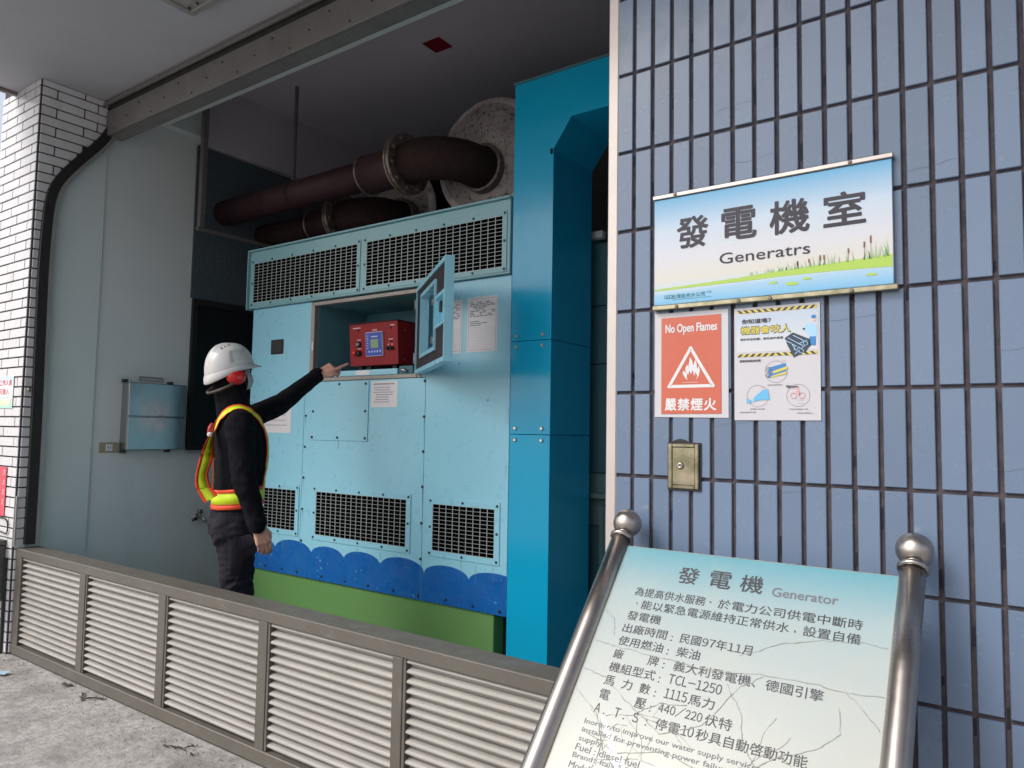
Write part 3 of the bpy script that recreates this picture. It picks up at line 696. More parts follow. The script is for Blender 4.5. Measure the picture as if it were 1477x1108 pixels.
# skin with two cut-outs, built of strips
w1 = (.19, .595, 1.782, 2.098); w2 = (.640, .826, 1.880, 2.010)
def skin(mb, n0, n1, s0, s1, z0, z1, wa, wb):
    door_box(mb, s0, wa[0], n0, n1, z0, z1); door_box(mb, wa[0], wa[1], n0, n1, z0, wa[2]); door_box(mb, wa[0], wa[1], n0, n1, wa[3], z1)
    door_box(mb, wa[1], wb[0], n0, n1, z0, z1); door_box(mb, wb[0], wb[1], n0, n1, z0, wb[2]); door_box(mb, wb[0], wb[1], n0, n1, wb[3], z1); door_box(mb, wb[1], s1, n0, n1, z0, z1)
sk = MB(); skin(sk, -.040, -.034, 0, W, Z0, Z1, w1, (.62, .622, 1.9, 1.901))
dr = part('hatch_door', sk, m_lb, gs)
rimm = MB(); e = .022
door_box(rimm, 0, W, -.0339, .004, Z0, Z0+e); door_box(rimm, 0, W, -.0339, .004, Z1-e, Z1); door_box(rimm, 0, .014, -.0339, .0035, Z0+e, Z1-e); door_box(rimm, W-.016, W, -.0339, .0035, Z0+e, Z1-e)
def frm(mb, wv, e, n0, n1):
    a, b, c, f = wv
    door_box(mb, a-e, b+e, n0, n1, c-e, c); door_box(mb, a-e, b+e, n0, n1, f, f+e); door_box(mb, a-e, a, n0, n1, c, f); door_box(mb, b, b+e, n0, n1, c, f)
frm(rimm, w1, .020, -.0339, .006); frm(rimm, w2, .016, -.0339, .0055)
door_box(rimm, w2[0], w2[1], -.033, -.028, w2[2], w2[3])
part('door_rim', rimm, m_lb, dr)
fm = MB(); skin(fm, -.030, -.004, .0145, W-.0165, Z0+e+.0005, Z1-e-.0005, (w1[0]-.02, w1[1]+.02, w1[2]-.02, w1[3]+.02), (w2[0]-.016, w2[1]+.016, w2[2]-.016, w2[3]+.016))
part('foam_lining', fm, m_dfoam, dr)
fl = MB(); door_box(fl, .46, .585, -.030, -.024, 1.795, 2.085); part('inner_flap', fl, m_inpan, dr)
hn = MB()
for zz in (1.83, 2.03): door_box(hn, .425, .50, -.023, -.012, zz-.006, zz+.006); door_box(hn, .458, .468, -.023, -.006, zz-.018, zz+.018)
part('flap_hinges', hn, m_galv, dr)
lk = MB(); door_box(lk, .775, .815, -.028, .012, 1.925, 1.975); part('door_lock', lk, m_bolt, dr)
hn = MB()
for zz in (1.78, 2.09): hn.tube([tuple(DH+Vector((-.006, .0, zz-.03))), tuple(DH+Vector((-.006, .0, zz+.03)))], .008, 8)
part('door_hinges', hn, m_galv, dr)

# red control box standing on the shelf
rb = thing('red_control_box', (-3.3, 1.4, 1.736), 'red control box with blue screen and buttons inside the open hatch', 'control box')
f0 = [(-3.51, 1.270, 2.030), (-3.09, 1.270, 2.030), (-3.09, 1.290, 1.768), (-3.51, 1.290, 1.768)]
bm_ = MB(); bk = [(-3.51, 1.60, 2.030), (-3.09, 1.60, 2.030), (-3.09, 1.60, 1.768), (-3.51, 1.60, 1.768)]
bm_.add(f0+bk, [(3, 2, 1, 0), (4, 5, 6, 7), (0, 1, 5, 4), (1, 2, 6, 5), (2, 3, 7, 6), (3, 0, 4, 7)])
hsg = part('housing', bm_, m_red, rb)
q = MB()
for fx in (-3.46, -3.38, -3.16):
    for fy in (1.31, 1.52): q.box(fx, fx+.035, fy, fy+.035, 1.736, 1.7675)
part('feet', q, m_black, rb, kind='stuff')
RN = Vector((0, -.262, -.020)).normalized(); RU = Vector((0, -.020, .262)).normalized()
def RF(h): return lambda u, v: tuple(Vector((-3.51, 1.290, 1.768))+Vector((u, 0, 0))+RU*v+RN*h)
def rslab(a, b, c, e_, h0, h1): return MB().add([RF(h0)(a, c), RF(h0)(b, c), RF(h0)(b, e_), RF(h0)(a, e_), RF(h1)(a, c), RF(h1)(b, c), RF(h1)(b, e_), RF(h1)(a, e_)], [(0, 3, 2, 1), (4, 5, 6, 7), (0, 1, 5, 4), (1, 2, 6, 5), (2, 3, 7, 6), (3, 0, 4, 7)])
part('lid_edge', MB().box(-3.515, -3.085, 1.262, 1.60, 2.0305, 2.036, .001), m_pipe, rb)
scn = part('controller', rslab(.155, .300, .055, .205, .0, .012), m_white, rb)
part('controller_face', rslab(.158, .297, .058, .202, .012, .0135), m_scr, scn)
part('display', rslab(.200, .268, .105, .160, .0137, .0145), m_lcd, scn)
t = MB()
rect(t, RF(.0140), .205, .262, .172, .180)
for i in range(5): rect(t, RF(.0142), .180+i*.024, .192+i*.024, .078, .090)
for i in range(6): rect(t, RF(.0142), .166, .182, .105+i*.015, .109+i*.015)
part('controller_marks', t, M('pale_blue_mark', (.45, .55, .75), .4), scn, kind='stuff')
t = MB()
for a, b, c in ((.03, .075, .236), (.075, .100, .236), (.205, .245, .215), (.36, .395, .236), (.07, .10, .160), (.345, .38, .150), (.07, .10, .106)): rect(t, RF(.0006), a, b, c, c+.006)
part('printed_labels', t, M('pale_red_print', (.7, .5, .5), .5), rb, kind='stuff')
def knob(name, u, v, r, h, mt):
    c = RF(0)(u, v); return part(name, MB().lathe([(r, 0), (r, h*.7), (r*.8, h), (0, h)], c, RN, 16), mt, rb)
knob('key_switch', .082, .134, .020, .014, m_bolt); knob('key_ring', .082, .134, .012, .018, m_galv)
knob('emergency_stop_button', .055, .082, .017, .028, M('bright_red_button', (.7, .02, .02), .25)); knob('selector_knob', .086, .078, .018, .020, m_black)
for u in (.345, .375): knob('fuse_cap', u, .098, .011, .022, m_black); knob('push_button', u, .120, .007, .006, m_pink)
for u, v in ((.082, .222), (.365, .222), (.365, .143)): knob('indicator_lamp', u, v, .006, .005, m_black)
q = MB()
for z in (1.80, 1.98): screw(q, -3.09, 1.34, z, .006, .004, (1, 0, 0))
part('side_screws', q, m_flange, rb, kind='stuff')

# papers on the generator
def paper(name, label, x0, x1, z0, z1, rows, cat='notice', grp=None, y=YG, ink=m_inkg, head=None):
    p = thing(name, ((x0+x1)/2, y, z0), label, cat, grp)
    part('sheet', MB().box(x0, x1, y-.0015, y-.0006, z0, z1), m_paper, p)
    t_ = MB(); rows(t_, wallF(y-.0020)); part('printing', t_, ink, p, kind='stuff')
def rows_table(x0, x1, z0, z1):
    def f(t_, F):
        ww = x1-x0; line(t_, [(x0+.01, z0+.01), (x1-.01, z0+.01), (x1-.01, z1-.01), (x0+.01, z1-.01), (x0+.01, z0+.01)], F, .0015)
        for i in range(9): 
            z = z1-.03-i*.0095
            x = x0+.02
            while x < x1-.03:
                l = random.uniform(.012, .035)
                if random.random() < .75: rect(t_, F, x, min(x+l, x1-.016), z, z+.0045)
                x += l+.005
        for i in range(3): rect(t_, F, x0+.02, x0+.02+ww*random.uniform(.3, .6), z1-.135-i*.010, z1-.131-i*.010)
        for i in range(14): rect(t_, F, x0+.015, x1-.015, z1-.165-i*.009, z1-.1644-i*.009)
    return f
def rows_note(x0, x1, z0, z1, n=7):
    def f(t_, F):
        x = x0+.02
        while x < x1-.025: rect(t_, F, x, x+.008, z1-.022, z1-.013); x += .0125
        for i in range(n):
            z = z1-.04-i*(z1-z0-.055)/n; x = x0+.02+(.02 if 2 < i < n-1 else 0); e_ = x1-random.uniform(.03, .08)
            while x < e_: l = random.uniform(.006, .02); rect(t_, F, x, min(x+l, e_), z, z+.004); x += l+.003
    return f
paper('paper_sheet', 'A4 sheet with a dense table on the right panel beside the teal frame', -2.490, -2.284, 1.797, 2.096, rows_table(-2.490, -2.284, 1.797, 2.096))
paper('paper_sheet', 'A4 sheet with a table half hidden behind the open hatch door', -2.735, -2.528, 1.797, 2.093, rows_table(-2.735, -2.528, 1.797, 2.093))
paper('paper_sheet', 'small square notice under the hatch, right of the bolted cover plate', -3.220, -3.002, 1.502, 1.658, rows_note(-3.220, -3.002, 1.502, 1.658))
paper('paper_sheet', 'white notice with rounded corners under the pointing arm', -4.309, -3.966, 1.337, 1.560, rows_note(-4.309, -3.966, 1.337, 1.560, 5))

# ---------------------------------------------------------------- teal duct frame
YT = 1.15
tf = thing('teal_duct_frame', (-1.6, 1.35, 0), 'tall glossy teal metal portal with chamfered opening beside the generator', 'duct frame')
part('panel', MB().prism([(-2.157, 1.832), (-2.157, 3.192), (-.6, 3.192), (-.6, 1.832), (-.85, 1.832), (-.85, 2.80), (-.96, 2.945), (-1.81, 2.945), (-1.914, 2.80), (-1.914, 1.832)], 'y', YT, 1.55), m_teal, tf)
for a, b in ((-2.157, -1.914), (-.85, -.6)):
    part('panel', MB().box(a, b, YT, 1.55, 1.357, 1.829, .001), m_teal, tf); part('panel', MB().box(a, b, YT, 1.55, 0, 1.354, .001), m_teal, tf)
part('top_flashing', MB().box(-2.165, -.59, YT-.008, 1.56, 3.1925, 3.205, .002), m_inteal, tf)
for x in (-2.122, -1.962):
    for z in (1.858, 1.803, 1.386, 1.327):
        q = MB(); screw(q, x, YT, z, .0105, .008, n=10); part('bolt', q, m_sbolt, tf)
q = MB(); q.tube([(-1.925, YT-.004, 2.775), (-1.925, YT-.004, 2.80)], .006, 8); part('corner_bracket', q, m_rust, tf)
# inner cabinet seen through the portal
ic = thing('inner_cabinet', (-1.5, 1.9, 0), 'dull grey-green panelled cabinet seen through the teal portal', 'cabinet')
for a, b in ((1.153, 1.748), (1.752, 2.074), (2.078, 2.43), (.866, 1.148)):
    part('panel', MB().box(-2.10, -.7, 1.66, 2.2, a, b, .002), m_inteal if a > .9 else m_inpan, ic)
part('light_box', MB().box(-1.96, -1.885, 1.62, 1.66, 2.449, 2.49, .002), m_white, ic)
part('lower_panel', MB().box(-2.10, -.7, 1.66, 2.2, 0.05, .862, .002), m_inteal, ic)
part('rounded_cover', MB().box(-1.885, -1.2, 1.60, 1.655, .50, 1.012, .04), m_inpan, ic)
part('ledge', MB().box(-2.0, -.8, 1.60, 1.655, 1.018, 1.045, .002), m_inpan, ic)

# ================================================================ SIGNS ON THE BLUE WALL
NAVY = m_inkp
ms = thing('generator_room_sign', (-.54, -.012, 1.72), 'large pale blue sign reading 發電機室 and Generatrs on the tiled wall', 'sign')
part('board', MB().box(-.838, -.241, -.0205, -.0105, 1.722, 2.020, .001), gradmat('sign_sky_print', 'Z', [(1.722, (.22, .46, .70)), (1.765, (.50, .60, .68)), (1.79, (.62, .60, .54)), (1.85, (.60, .61, .65)), (1.93, (.50, .60, .71)), (2.02, (.11, .38, .62))], .28), ms)
part('top_rail', MB().box(-.842, -.237, -.026, -.004, 2.0205, 2.033, .002), m_ss, ms)
part('bottom_rail', MB().box(-.842, -.232, -.026, -.004, 1.708, 1.7215, .002), m_brass, ms)
q = MB()
for x in (-.775, -.33): screw(q, x, -.026, 2.027, .005, .004)
for x in (-.77, -.60, -.33, -.52): screw(q, x, -.026, 1.714, .005, .004)
part('rivets', q, m_flange, ms, kind='stuff')
F = wallF(-.0214)
t = MB()
for ch, x0, x1, z0, z1 in (('發', -.770, -.684, 1.874, 1.958), ('電', -.645, -.556, 1.879, 1.962), ('機', -.520, -.426, 1.876, 1.960), ('室', -.391, -.299, 1.877, 1.957)):
    text(t, ch, F, x0, x1, z0, z1, .022)
part('lettering', t, NAVY, ms, kind='stuff', label='bold dark characters 發電機室')
t = MB(); text(t, 'Generatrs', F, -.652, -.424, 1.817, 1.846, .006); 
for _ in range(0): pass
part('lettering', t, NAVY, ms, kind='stuff', label='black word Generatrs')
F1 = wallF(-.0208); F2 = wallF(-.0211); F3 = wallF(-.0217)
t = MB(); t.add([F1(-.837, 1.724), F1(-.242, 1.724), F1(-.242, 1.762), F1(-.39, 1.764), F1(-.59, 1.761), F1(-.837, 1.752)], [(0, 1, 2, 3, 4, 5)])
part('printed_water', t, gradmat('water_print', 'Z', [(1.724, (.17, .44, .68)), (1.764, (.38, .56, .70))], .3), ms, kind='stuff')
t = MB()
tp_ = [(-.837, 1.767), (-.72, 1.771), (-.59, 1.776), (-.50, 1.782), (-.389, 1.786), (-.30, 1.789), (-.243, 1.793)]
bt_ = [(-.837, 1.762), (-.72, 1.764), (-.59, 1.765), (-.50, 1.767), (-.389, 1.767), (-.30, 1.765), (-.243, 1.763)]
for i in range(60):
    a = i/60*6; b = (i+1)/60*6; ia, ib = int(a), min(int(b), 5); lerp = lambda L, x_, i_: (L[i_][0]+(L[i_+1][0]-L[i_][0])*(x_-i_), L[i_][1]+(L[i_+1][1]-L[i_][1])*(x_-i_))
    A, B, C, D = lerp(bt_, a, ia), lerp(bt_, b, ib), lerp(tp_, b, ib), lerp(tp_, a, ia); w_ = random.uniform(-.002, .002)
    t.add([F2(*A), F2(*B), F2(C[0], C[1]+w_), F2(D[0], D[1]-w_)], [(0, 1, 2, 3)])
for x, z, r in ((-.514, 1.753, .011), (-.468, 1.746, .016), (-.432, 1.755, .011), (-.287, 1.749, .012)): disc(t, F3, x, z, r, r*.28)
part('printed_grass', t, m_gr1, ms, kind='stuff')
t = MB()
for i in range(70):
    x = -.62+random.random()**.6*.37; h = .008+.042*max(0, (x+.62)/.38)**1.3*random.random(); le = random.uniform(-.35, .35)*h
    zb_ = 1.778+(x+.6)*.03; w_ = .0011
    t.add([F3(x-w_, zb_), F3(x+w_, zb_), F3(x+le*.5+w_*.6, zb_+h*.6), F3(x+le, zb_+h)], [(0, 1, 2, 3)])
part('printed_reeds', t, m_gr2, ms, kind='stuff')
t = MB()
for x, z, h in ((-.288, 1.833, .018), (-.302, 1.822, .014), (-.337, 1.812, .012), (-.454, 1.796, .010), (-.401, 1.803, .012), (-.392, 1.803, .012), (-.427, 1.799, .009)): rect(t, F3, x-.0018, x+.0018, z-h/2, z+h/2); rect(t, F3, x-.0004, x+.0004, 1.785, z-h/2)
part('printed_cattails', t, m_brn, ms, kind='stuff')
t = MB(); F4 = wallF(-.0219)
text(t, '台灣自來水公司', F4, -.786, -.692, 1.737, 1.749, .01)
rect(t, F4, -.784, -.674, 1.7335, 1.7343)
for i in range(3): ring(t, F4, -.803+.007*i, 1.7435, .0045, .0012, 12)
rect(t, F4, -.806, -.787, 1.7385, 1.7395)
text(t, '北區', F4, -.688, -.674, 1.744, 1.750, .0)
part('company_print', t, m_inkt, ms, kind='stuff', label='small dark blue company name and round emblem')

# no open flames poster
po = thing('no_flames_poster', (-.74, -.004, 1.41), 'red and white No Open Flames poster with a fire triangle', 'poster')
part('sheet', MB().add([(-.842, -.0052, 1.413), (-.634, -.0060, 1.411), (-.634, -.0066, 1.699), (-.842, -.0056, 1.701), (-.842, -.0044, 1.413), (-.634, -.0050, 1.411), (-.634, -.0056, 1.699), (-.842, -.0048, 1.701)], [(0, 1, 2, 3), (7, 6, 5, 4), (0, 4, 5, 1), (1, 5, 6, 2), (2, 6, 7, 3), (3, 7, 4, 0)]), m_posterw, po)
t = MB(); rect(t, wallF(-.0074), -.822, -.653, 1.422, 1.687); part('red_print', t, m_posterr, po, kind='stuff')
F = wallF(-.0080); t = MB()
text(t, 'No Open Flames', F, -.809, -.664, 1.638, 1.668, .022); spaced(t, '嚴禁煙火', F, -.810, -.667, 1.431, 1.463, .03)
line(t, [(-.737, 1.600), (-.799, 1.4965), (-.675, 1.4965), (-.737, 1.600)], F, .0085)
for x, z in ((-.737, 1.600), (-.799, 1.4965), (-.675, 1.4965)): disc(t, wallF(-.0081), x, z, .0048)
flm = [(-.745, 1.512), (-.753, 1.520), (-.760, 1.532), (-.757, 1.540), (-.751, 1.532), (-.752, 1.546), (-.746, 1.556), (-.744, 1.548), (-.741, 1.562), (-.739, 1.576), (-.733, 1.566), (-.730, 1.553), (-.726, 1.562), (-.724, 1.568), (-.720, 1.556), (-.719, 1.543), (-.714, 1.550), (-.711, 1.538), (-.714, 1.524), (-.722, 1.512), (-.718, 1.523), (-.723, 1.534), (-.727, 1.524), (-.731, 1.540), (-.736, 1.528), (-.740, 1.538), (-.744, 1.527), (-.747, 1.533), (-.748, 1.520)]
t.add([F(*p) for p in flm], [tuple(range(len(flm)))])
rect(t, F, -.760, -.716, 1.5065, 1.5075)
part('white_print', t, m_white, po, kind='stuff', label='white words No Open Flames, 嚴禁煙火 and a flame in a triangle')

# machine safety poster
pp = thing('machine_safety_poster', (-.51, -.004, 1.40), 'white poster with yellow-black stripes warning that machines bite', 'poster')
part('sheet', MB().box(-.618, -.406, -.0066, -.0050, 1.405, 1.697), m_posterw, pp)
F = wallF(-.0072); F2 = wallF(-.0076); F3 = wallF(-.0080)
t = MB(); t.add([F(-.612, 1.677), F(-.410, 1.680), F(-.410, 1.58), F(-.612, 1.58)], [(0, 3, 2, 1)])
part('printed_panel', t, gradmat('poster_sky', 'Z', [(1.58, (.60, .59, .62)), (1.62, (.54, .58, .64)), (1.68, (.45, .53, .64))], .3), pp, kind='stuff')
def stripes(z, fl):
    t_ = MB(); t_.mi = 0; rect(t_, F2, -.609, -.413, z, z+.0075)
    k = MB(); n = 12
    for i in range(n):
        x = -.606+i*.0163; s_ = (.004 if i > 5 else -.004)*fl
        k.add([F3(x-s_, z), F3(x+.0075-s_, z), F3(x+.0075+s_, z+.0075), F3(x+s_, z+.0075)], [(0, 1, 2, 3)])
    part('yellow_stripe', t_, m_yel, pp, kind='stuff'); part('black_stripe', k, m_ink, pp, kind='stuff')
stripes(1.683, 1); stripes(1.5685, -1)
t = MB(); text(t, '你知道嗎?', F3, -.598, -.524, 1.6545, 1.6665, .03); text(t, '做好安全防護，避免被夾捲傷', F3, -.602, -.494, 1.611, 1.617, .02); text(t, '認識危險點與防護', F3, -.604, -.550, 1.555, 1.561, .02)
text(t, '滾輪夾捲危險處', F3, -.533, -.497, 1.4925, 1.496, .0); text(t, '皮帶捲入危險點', F3, -.577, -.540, 1.432, 1.4355, .0); text(t, '手部被切割捲夾之處', F3, -.482, -.436, 1.431, 1.4345, 0); text(t, '勞動部職安署', F3, -.604, -.563, 1.4235, 1.4268, 0); text(t, '中區勞工健康中心', F3, -.463, -.424, 1.4215, 1.425, 0)
part('black_lettering', t, m_ink, pp, kind='stuff')
t = MB(); text(t, '機器會咬人', F3, -.6005, -.4755, 1.6268, 1.6478, .05); part('heading_outline', t, m_ink, pp, kind='stuff')
t = MB(); text(t, '機器會咬人', wallF(-.0083), -.5995, -.4765, 1.6278, 1.6468, .022); part('yellow_heading', t, m_yel, pp, kind='stuff', label='yellow heading 機器會咬人')
t = MB(); F3b = wallF(-.0082)
hull = [(-.490, 1.612), (-.470, 1.625), (-.445, 1.613), (-.430, 1.606), (-.428, 1.590), (-.442, 1.574), (-.469, 1.562), (-.474, 1.575), (-.482, 1.590)]
t.add([F3b(*p) for p in hull], [tuple(range(len(hull)))]); part('printed_machine', t, M('dark_machine_print', (.03, .045, .07), .5), pp, kind='stuff')
t = MB(); F5 = wallF(-.0085)
for a in [((-.488, 1.606), (-.452, 1.584)), ((-.482, 1.612), (-.446, 1.590)), ((-.475, 1.600), (-.462, 1.578)), ((-.466, 1.570), (-.440, 1.592)), ((-.470, 1.618), (-.436, 1.598)), ((-.455, 1.596), (-.436, 1.604))]: line(t, a, F5, .0016)
for x, z in ((-.463, 1.585), (-.45, 1.577), (-.44, 1.596)): ring(t, F5, x, z, .005, .0012, 14)
part('machine_lines', t, m_bpr, pp, kind='stuff')
t = MB(); t.add([F3(-.447, 1.632), F3(-.437, 1.642), F3(-.430, 1.646), F3(-.414, 1.640), F3(-.413, 1.610), F3(-.428, 1.606), (F3(-.436, 1.622))], [(0, 1, 2, 3, 4, 5, 6)]); part('printed_shirt', t, m_bpr, pp, kind='stuff')
t = MB(); rect(t, F3b, -.431, -.416, 1.590, 1.612); disc(t, F3b, -.4205, 1.661, .0058, .005); part('printed_trousers', t, m_bpr2, pp, kind='stuff')
t = MB(); disc(t, F3, -.4205, 1.656, .0055, .007); rect(t, F3, -.447, -.441, 1.630, 1.634); part('printed_face', t, M('pale_skin_print', (.70, .50, .40), .5), pp, kind='stuff')
t = MB()
for x, z in ((-.512, 1.528), (-.558, 1.467), (-.459, 1.467)): ring(t, F2, x, z, .0275, .0007)
for z in (1.519, 1.533): ring(t, F5, -.530, z, .006, .0014, 16)
part('printed_circles', t, m_inkg, pp, kind='stuff')
t = MB()
for z, c in ((1.533, 1), (1.519, 1)): t.add([F3(-.533, z-.006), F3(-.529, z+.006), F3(-.488, z+.016), F3(-.488, z+.006)], [(0, 3, 2, 1)])
part('printed_roller', t, m_bpr2, pp, kind='stuff')
t = MB(); t.add([F3b(-.520, 1.523), F3b(-.516, 1.531), F3b(-.484, 1.541), F3b(-.484, 1.534)], [(0, 3, 2, 1)]); t.add([F3b(-.526, 1.513), F3b(-.524, 1.517), F3b(-.486, 1.528), F3b(-.486, 1.522)], [(0, 3, 2, 1)]); part('printed_sheet', t, m_yel, pp, kind='stuff')
t = MB(); t.add([F3b(-.586, 1.448), F3b(-.586, 1.460), F3b(-.576, 1.458), F3b(-.572, 1.450)], [(0, 3, 2, 1)]); t.add([F3b(-.57, 1.452), F3b(-.568, 1.463), F3b(-.545, 1.483), F3b(-.532, 1.484), F3b(-.528, 1.457), F3b(-.55, 1.457)], [(0, 1, 2, 3, 4, 5)]); part('printed_belt', t, M('cyan_print', (.12, .42, .68), .5), pp, kind='stuff')
t = MB()
ring(t, F5, -.470, 1.467, .007, .0016, 14); ring(t, F5, -.450, 1.467, .007, .0016, 14); line(t, [(-.463, 1.488), (-.459, 1.475), (-.455, 1.470)], F5, .006)
for x in (-.468, -.51, -.572): text(t, '危險點', F5, x+.02, x+.034, 1.488, 1.491) if x < -.5 else None
text(t, '危險', F5, -.497, -.487, 1.554, 1.557); part('pink_print', t, m_pink, pp, kind='stuff')
t = MB(); t.add([F5(-.487, 1.489), F5(-.483, 1.486), F5(-.460, 1.487), F5(-.458, 1.490), F5(-.480, 1.492), F5(-.487, 1.493)], [(0, 1, 2, 3, 4, 5)]); rect(t, F5, -.462, -.444, 1.447, 1.4475); rect(t, F5, -.462, -.444, 1.455, 1.4555); part('printed_hand', t, m_inkg, pp, kind='stuff')

# recessed metal switch plate
kb = thing('metal_switch_plate', (-.757, -.01, 1.217), 'small tarnished metal key plate set into the blue tiles below the posters', 'switch plate')
part('back_plate', MB().box(-.803, -.708, -.0075, -.0040, 1.214, 1.344, .001), m_bolt, kb)
part('frame', MB().box(-.799, -.787, -.0155, -.0078, 1.220, 1.341, .002).box(-.724, -.713, -.0155, -.0078, 1.220, 1.341, .002).box(-.7868, -.7242, -.0155, -.0078, 1.331, 1.341, .002).box(-.7868, -.7242, -.0155, -.0078, 1.220, 1.230, .002), m_brass, kb)
part('cover', MB().box(-.7868, -.7242, -.0125, -.0079, 1.2302, 1.3308, .001), m_brass, kb)
part('button', MB().lathe([(.0095, 0), (.0095, .003), (.007, .006), (.0028, .006), (.0028, .003), (0, .003)], (-.7637, -.0125, 1.2815), (0, -1, 0), 20), m_ss, kb)
part('mortar_smear', MB().prism([(-.792, 1.3445), (-.744, 1.3445), (-.752, 1.351), (-.768, 1.354), (-.782, 1.350)], 'y', -.0065, -.0040), m_rub, kb)

# ================================================================ LECTERN SIGN
ls = thing('slanted_info_board', (-.55, -.65, 0), 'slanted cracked information board 發電機 between two stainless posts', 'information board')
PB = Vector((0, -.07, 1.122))
for X in (-.892, -.204):
    c = PB+Vector((X, 0, 0)); a = c+SL*.050; b1 = c+SL*.86
    bend = [a, c+SL*.74, c+SL*.80, b1+Vector((0, .012, -.03)), b1+Vector((0, .005, -.10)), Vector((X, b1.y+.005, .0))]
    p = part('post', MB().tube([a, c+SL*.3, c+SL*.55]+smooth3(bend[1:], 2), .0255, 32), m_ss, ls)
    part('ball_finial', MB().ell(c, (.038, .038, .038), 32, 20).lathe([(.020, .030), (.016, .036), (.016, .045)], c, SL, 24), m_ss, p)
    part('collar', MB().lathe([(.012, .0405), (.026, .0405), (.031, .0445), (.031, .052), (.0262, .0535)], c, SL, 32), m_ss, p)
    part('foot_plate', MB().lathe([(.05, 0), (.05, .006), (.03, .012), (.0, .012)], (X, b1.y+.005, .002), (0, 0, 1), 28), m_ss, p)
bt = MB(); Fb = boardF
def slab(mb, u0, u1, v0, v1, h0, h1):
    vs = [Fb(h)(u, v) for h in (h0, h1) for v in (v0, v1) for u in (u0, u1)]
    return mb.add(vs, [(0, 2, 3, 1), (4, 5, 7, 6), (0, 1, 5, 4), (2, 6, 7, 3), (0, 4, 6, 2), (1, 3, 7, 5)])
bz = lambda v: 1.06+(v)*.730
brd = part('board', slab(MB(), -.866, -.230, -.76, .013, -.016, .0), gradmat('board_print', 'Z', [(bz(-.76), (.345, .34, .29)), (bz(-.48), (.365, .38, .345)), (bz(-.28), (.36, .395, .385)), (bz(-.12), (.31, .39, .405)), (bz(.013), (.12, .31, .37))], .25, .22), ls)
part('board_edge', slab(slab(slab(MB(), -.8665, -.8655, -.76, .0132, -.0165, .0006), -.2305, -.2295, -.76, .0132, -.0165, .0006), -.8655, -.2305, .0128, .0140, -.0165, .0005), M('grimy_board_edge', (.20, .15, .09), .8, col2=(.4, .38, .33), vs=60), ls)
F = boardF(.0007)
t = MB()
for ch, x in (('發', -.706), ('電', -.627), ('機', -.553)): text(t, ch, F, x, x+.0515, -.0755, -.030, .012)
part('title_lettering', t, m_ink, brd, kind='stuff', label='dark title 發電機')
t = MB(); text(t, 'Generator', F, -.4790, -.3397, -.0765, -.0535, .012); part('title_lettering', t, m_inkg, brd, kind='stuff', label='grey word Generator')
t = MB(); H = .0245; B = .004
def row(v, segs):
    for body, x0, x1 in segs:
        if len(body) == 1: text(t, body, F, x0, x0+H, v, v+H*.96, B)
        else: text(t, body, F, x0, x1, v, v+H*.98, B)
row(-.1275, [('為提高供水服務', -.802, -.622), ('於電力公司供電中斷時', -.5915, -.286)])
rect(t, F, -.612, -.609, -.117, -.113)
row(-.1610, [('能以緊急電源維持正常供水', -.7735, -.4275), ('設置自備', -.3985, -.2870)])
rect(t, F, -.788, -.785, -.150, -.146); line(t, [(-.416, -.152), (-.414, -.157)], F, .003)
row(-.1945, [('發電機', -.800, -.7135)])
row(-.2285, [('出廠時間', -.800, -.6884), ('民國97年11月', -.6558, -.4934)])
row(-.2622, [('使用燃油', -.800, -.6880), ('柴油', -.655, -.6009)])
row(-.2962, [('廠', -.8005, 0), ('牌', -.7135, 0), ('義大利發電機、德國引擎', -.6520, -.3391)])
row(-.3295, [('機組型式', -.800, -.6868)])
text(t, 'TCL-1250', F, -.6553, -.5365, -.3275, -.3050, B)
row(-.3628, [('馬', -.800, 0), ('力', -.7560, 0), ('數', -.7130, 0), ('馬力', -.6000, -.5440)])
text(t, '1115', F, -.6545, -.6040, -.3610, -.3385, B)
row(-.3965, [('電', -.800, 0), ('壓', -.7130, 0), ('伏特', -.5560, -.4995)])
text(t, '440/220', F, -.6587, -.5620, -.3950, -.3715, B)
for ch, x in (('A', -.800), ('T', -.752), ('S', -.708)): text(t, ch, F, x, x+.0135, -.4275, -.4065, B)
for x in (-.777, -.729): rect(t, F, x, x+.003, -.4275, -.4245)
row(-.4300, [('停電', -.6551, -.6010), ('秒具自動啓動功能', -.5660, -.3494)])
text(t, '10', F, -.5970, -.5715, -.4285, -.4065, B)
for v in (-.2185, -.2525, -.2865, -.3205, -.3535, -.3875, -.4185):
    for o in (0, -.010): rect(t, F, -.6770, -.6740, v+o, v+o+.003)
part('body_lettering', t, m_ink, brd, kind='stuff', label='dark Chinese lines giving date, fuel, model TCL-1250 and voltage')
t = MB()
for s_, x0, x1, v in (('Inorder to improve our water supply services,', -.8125, -.425, -.4600), ('installed for preventing power failure.', -.8115, -.480, -.4790), ('supply.', -.8115, -.7530, -.4985), ('Fuel : diesel fuel', -.8120, -.663, -.5160), ('Brand : Italy & Germany', -.8125, -.610, -.5350), ('Model : TCL-1250', -.8130, -.668, -.5540), ('Horsepower : 1115HP', -.8130, -.640, -.5730), ('Voltage : 440/220V', -.8130, -.656, -.5920)):
    text(t, s_, F, x0, x1, v, v+.0145, .004)
part('english_lettering', t, m_inkg, brd, kind='stuff', label='small grey English lines at the foot of the board')
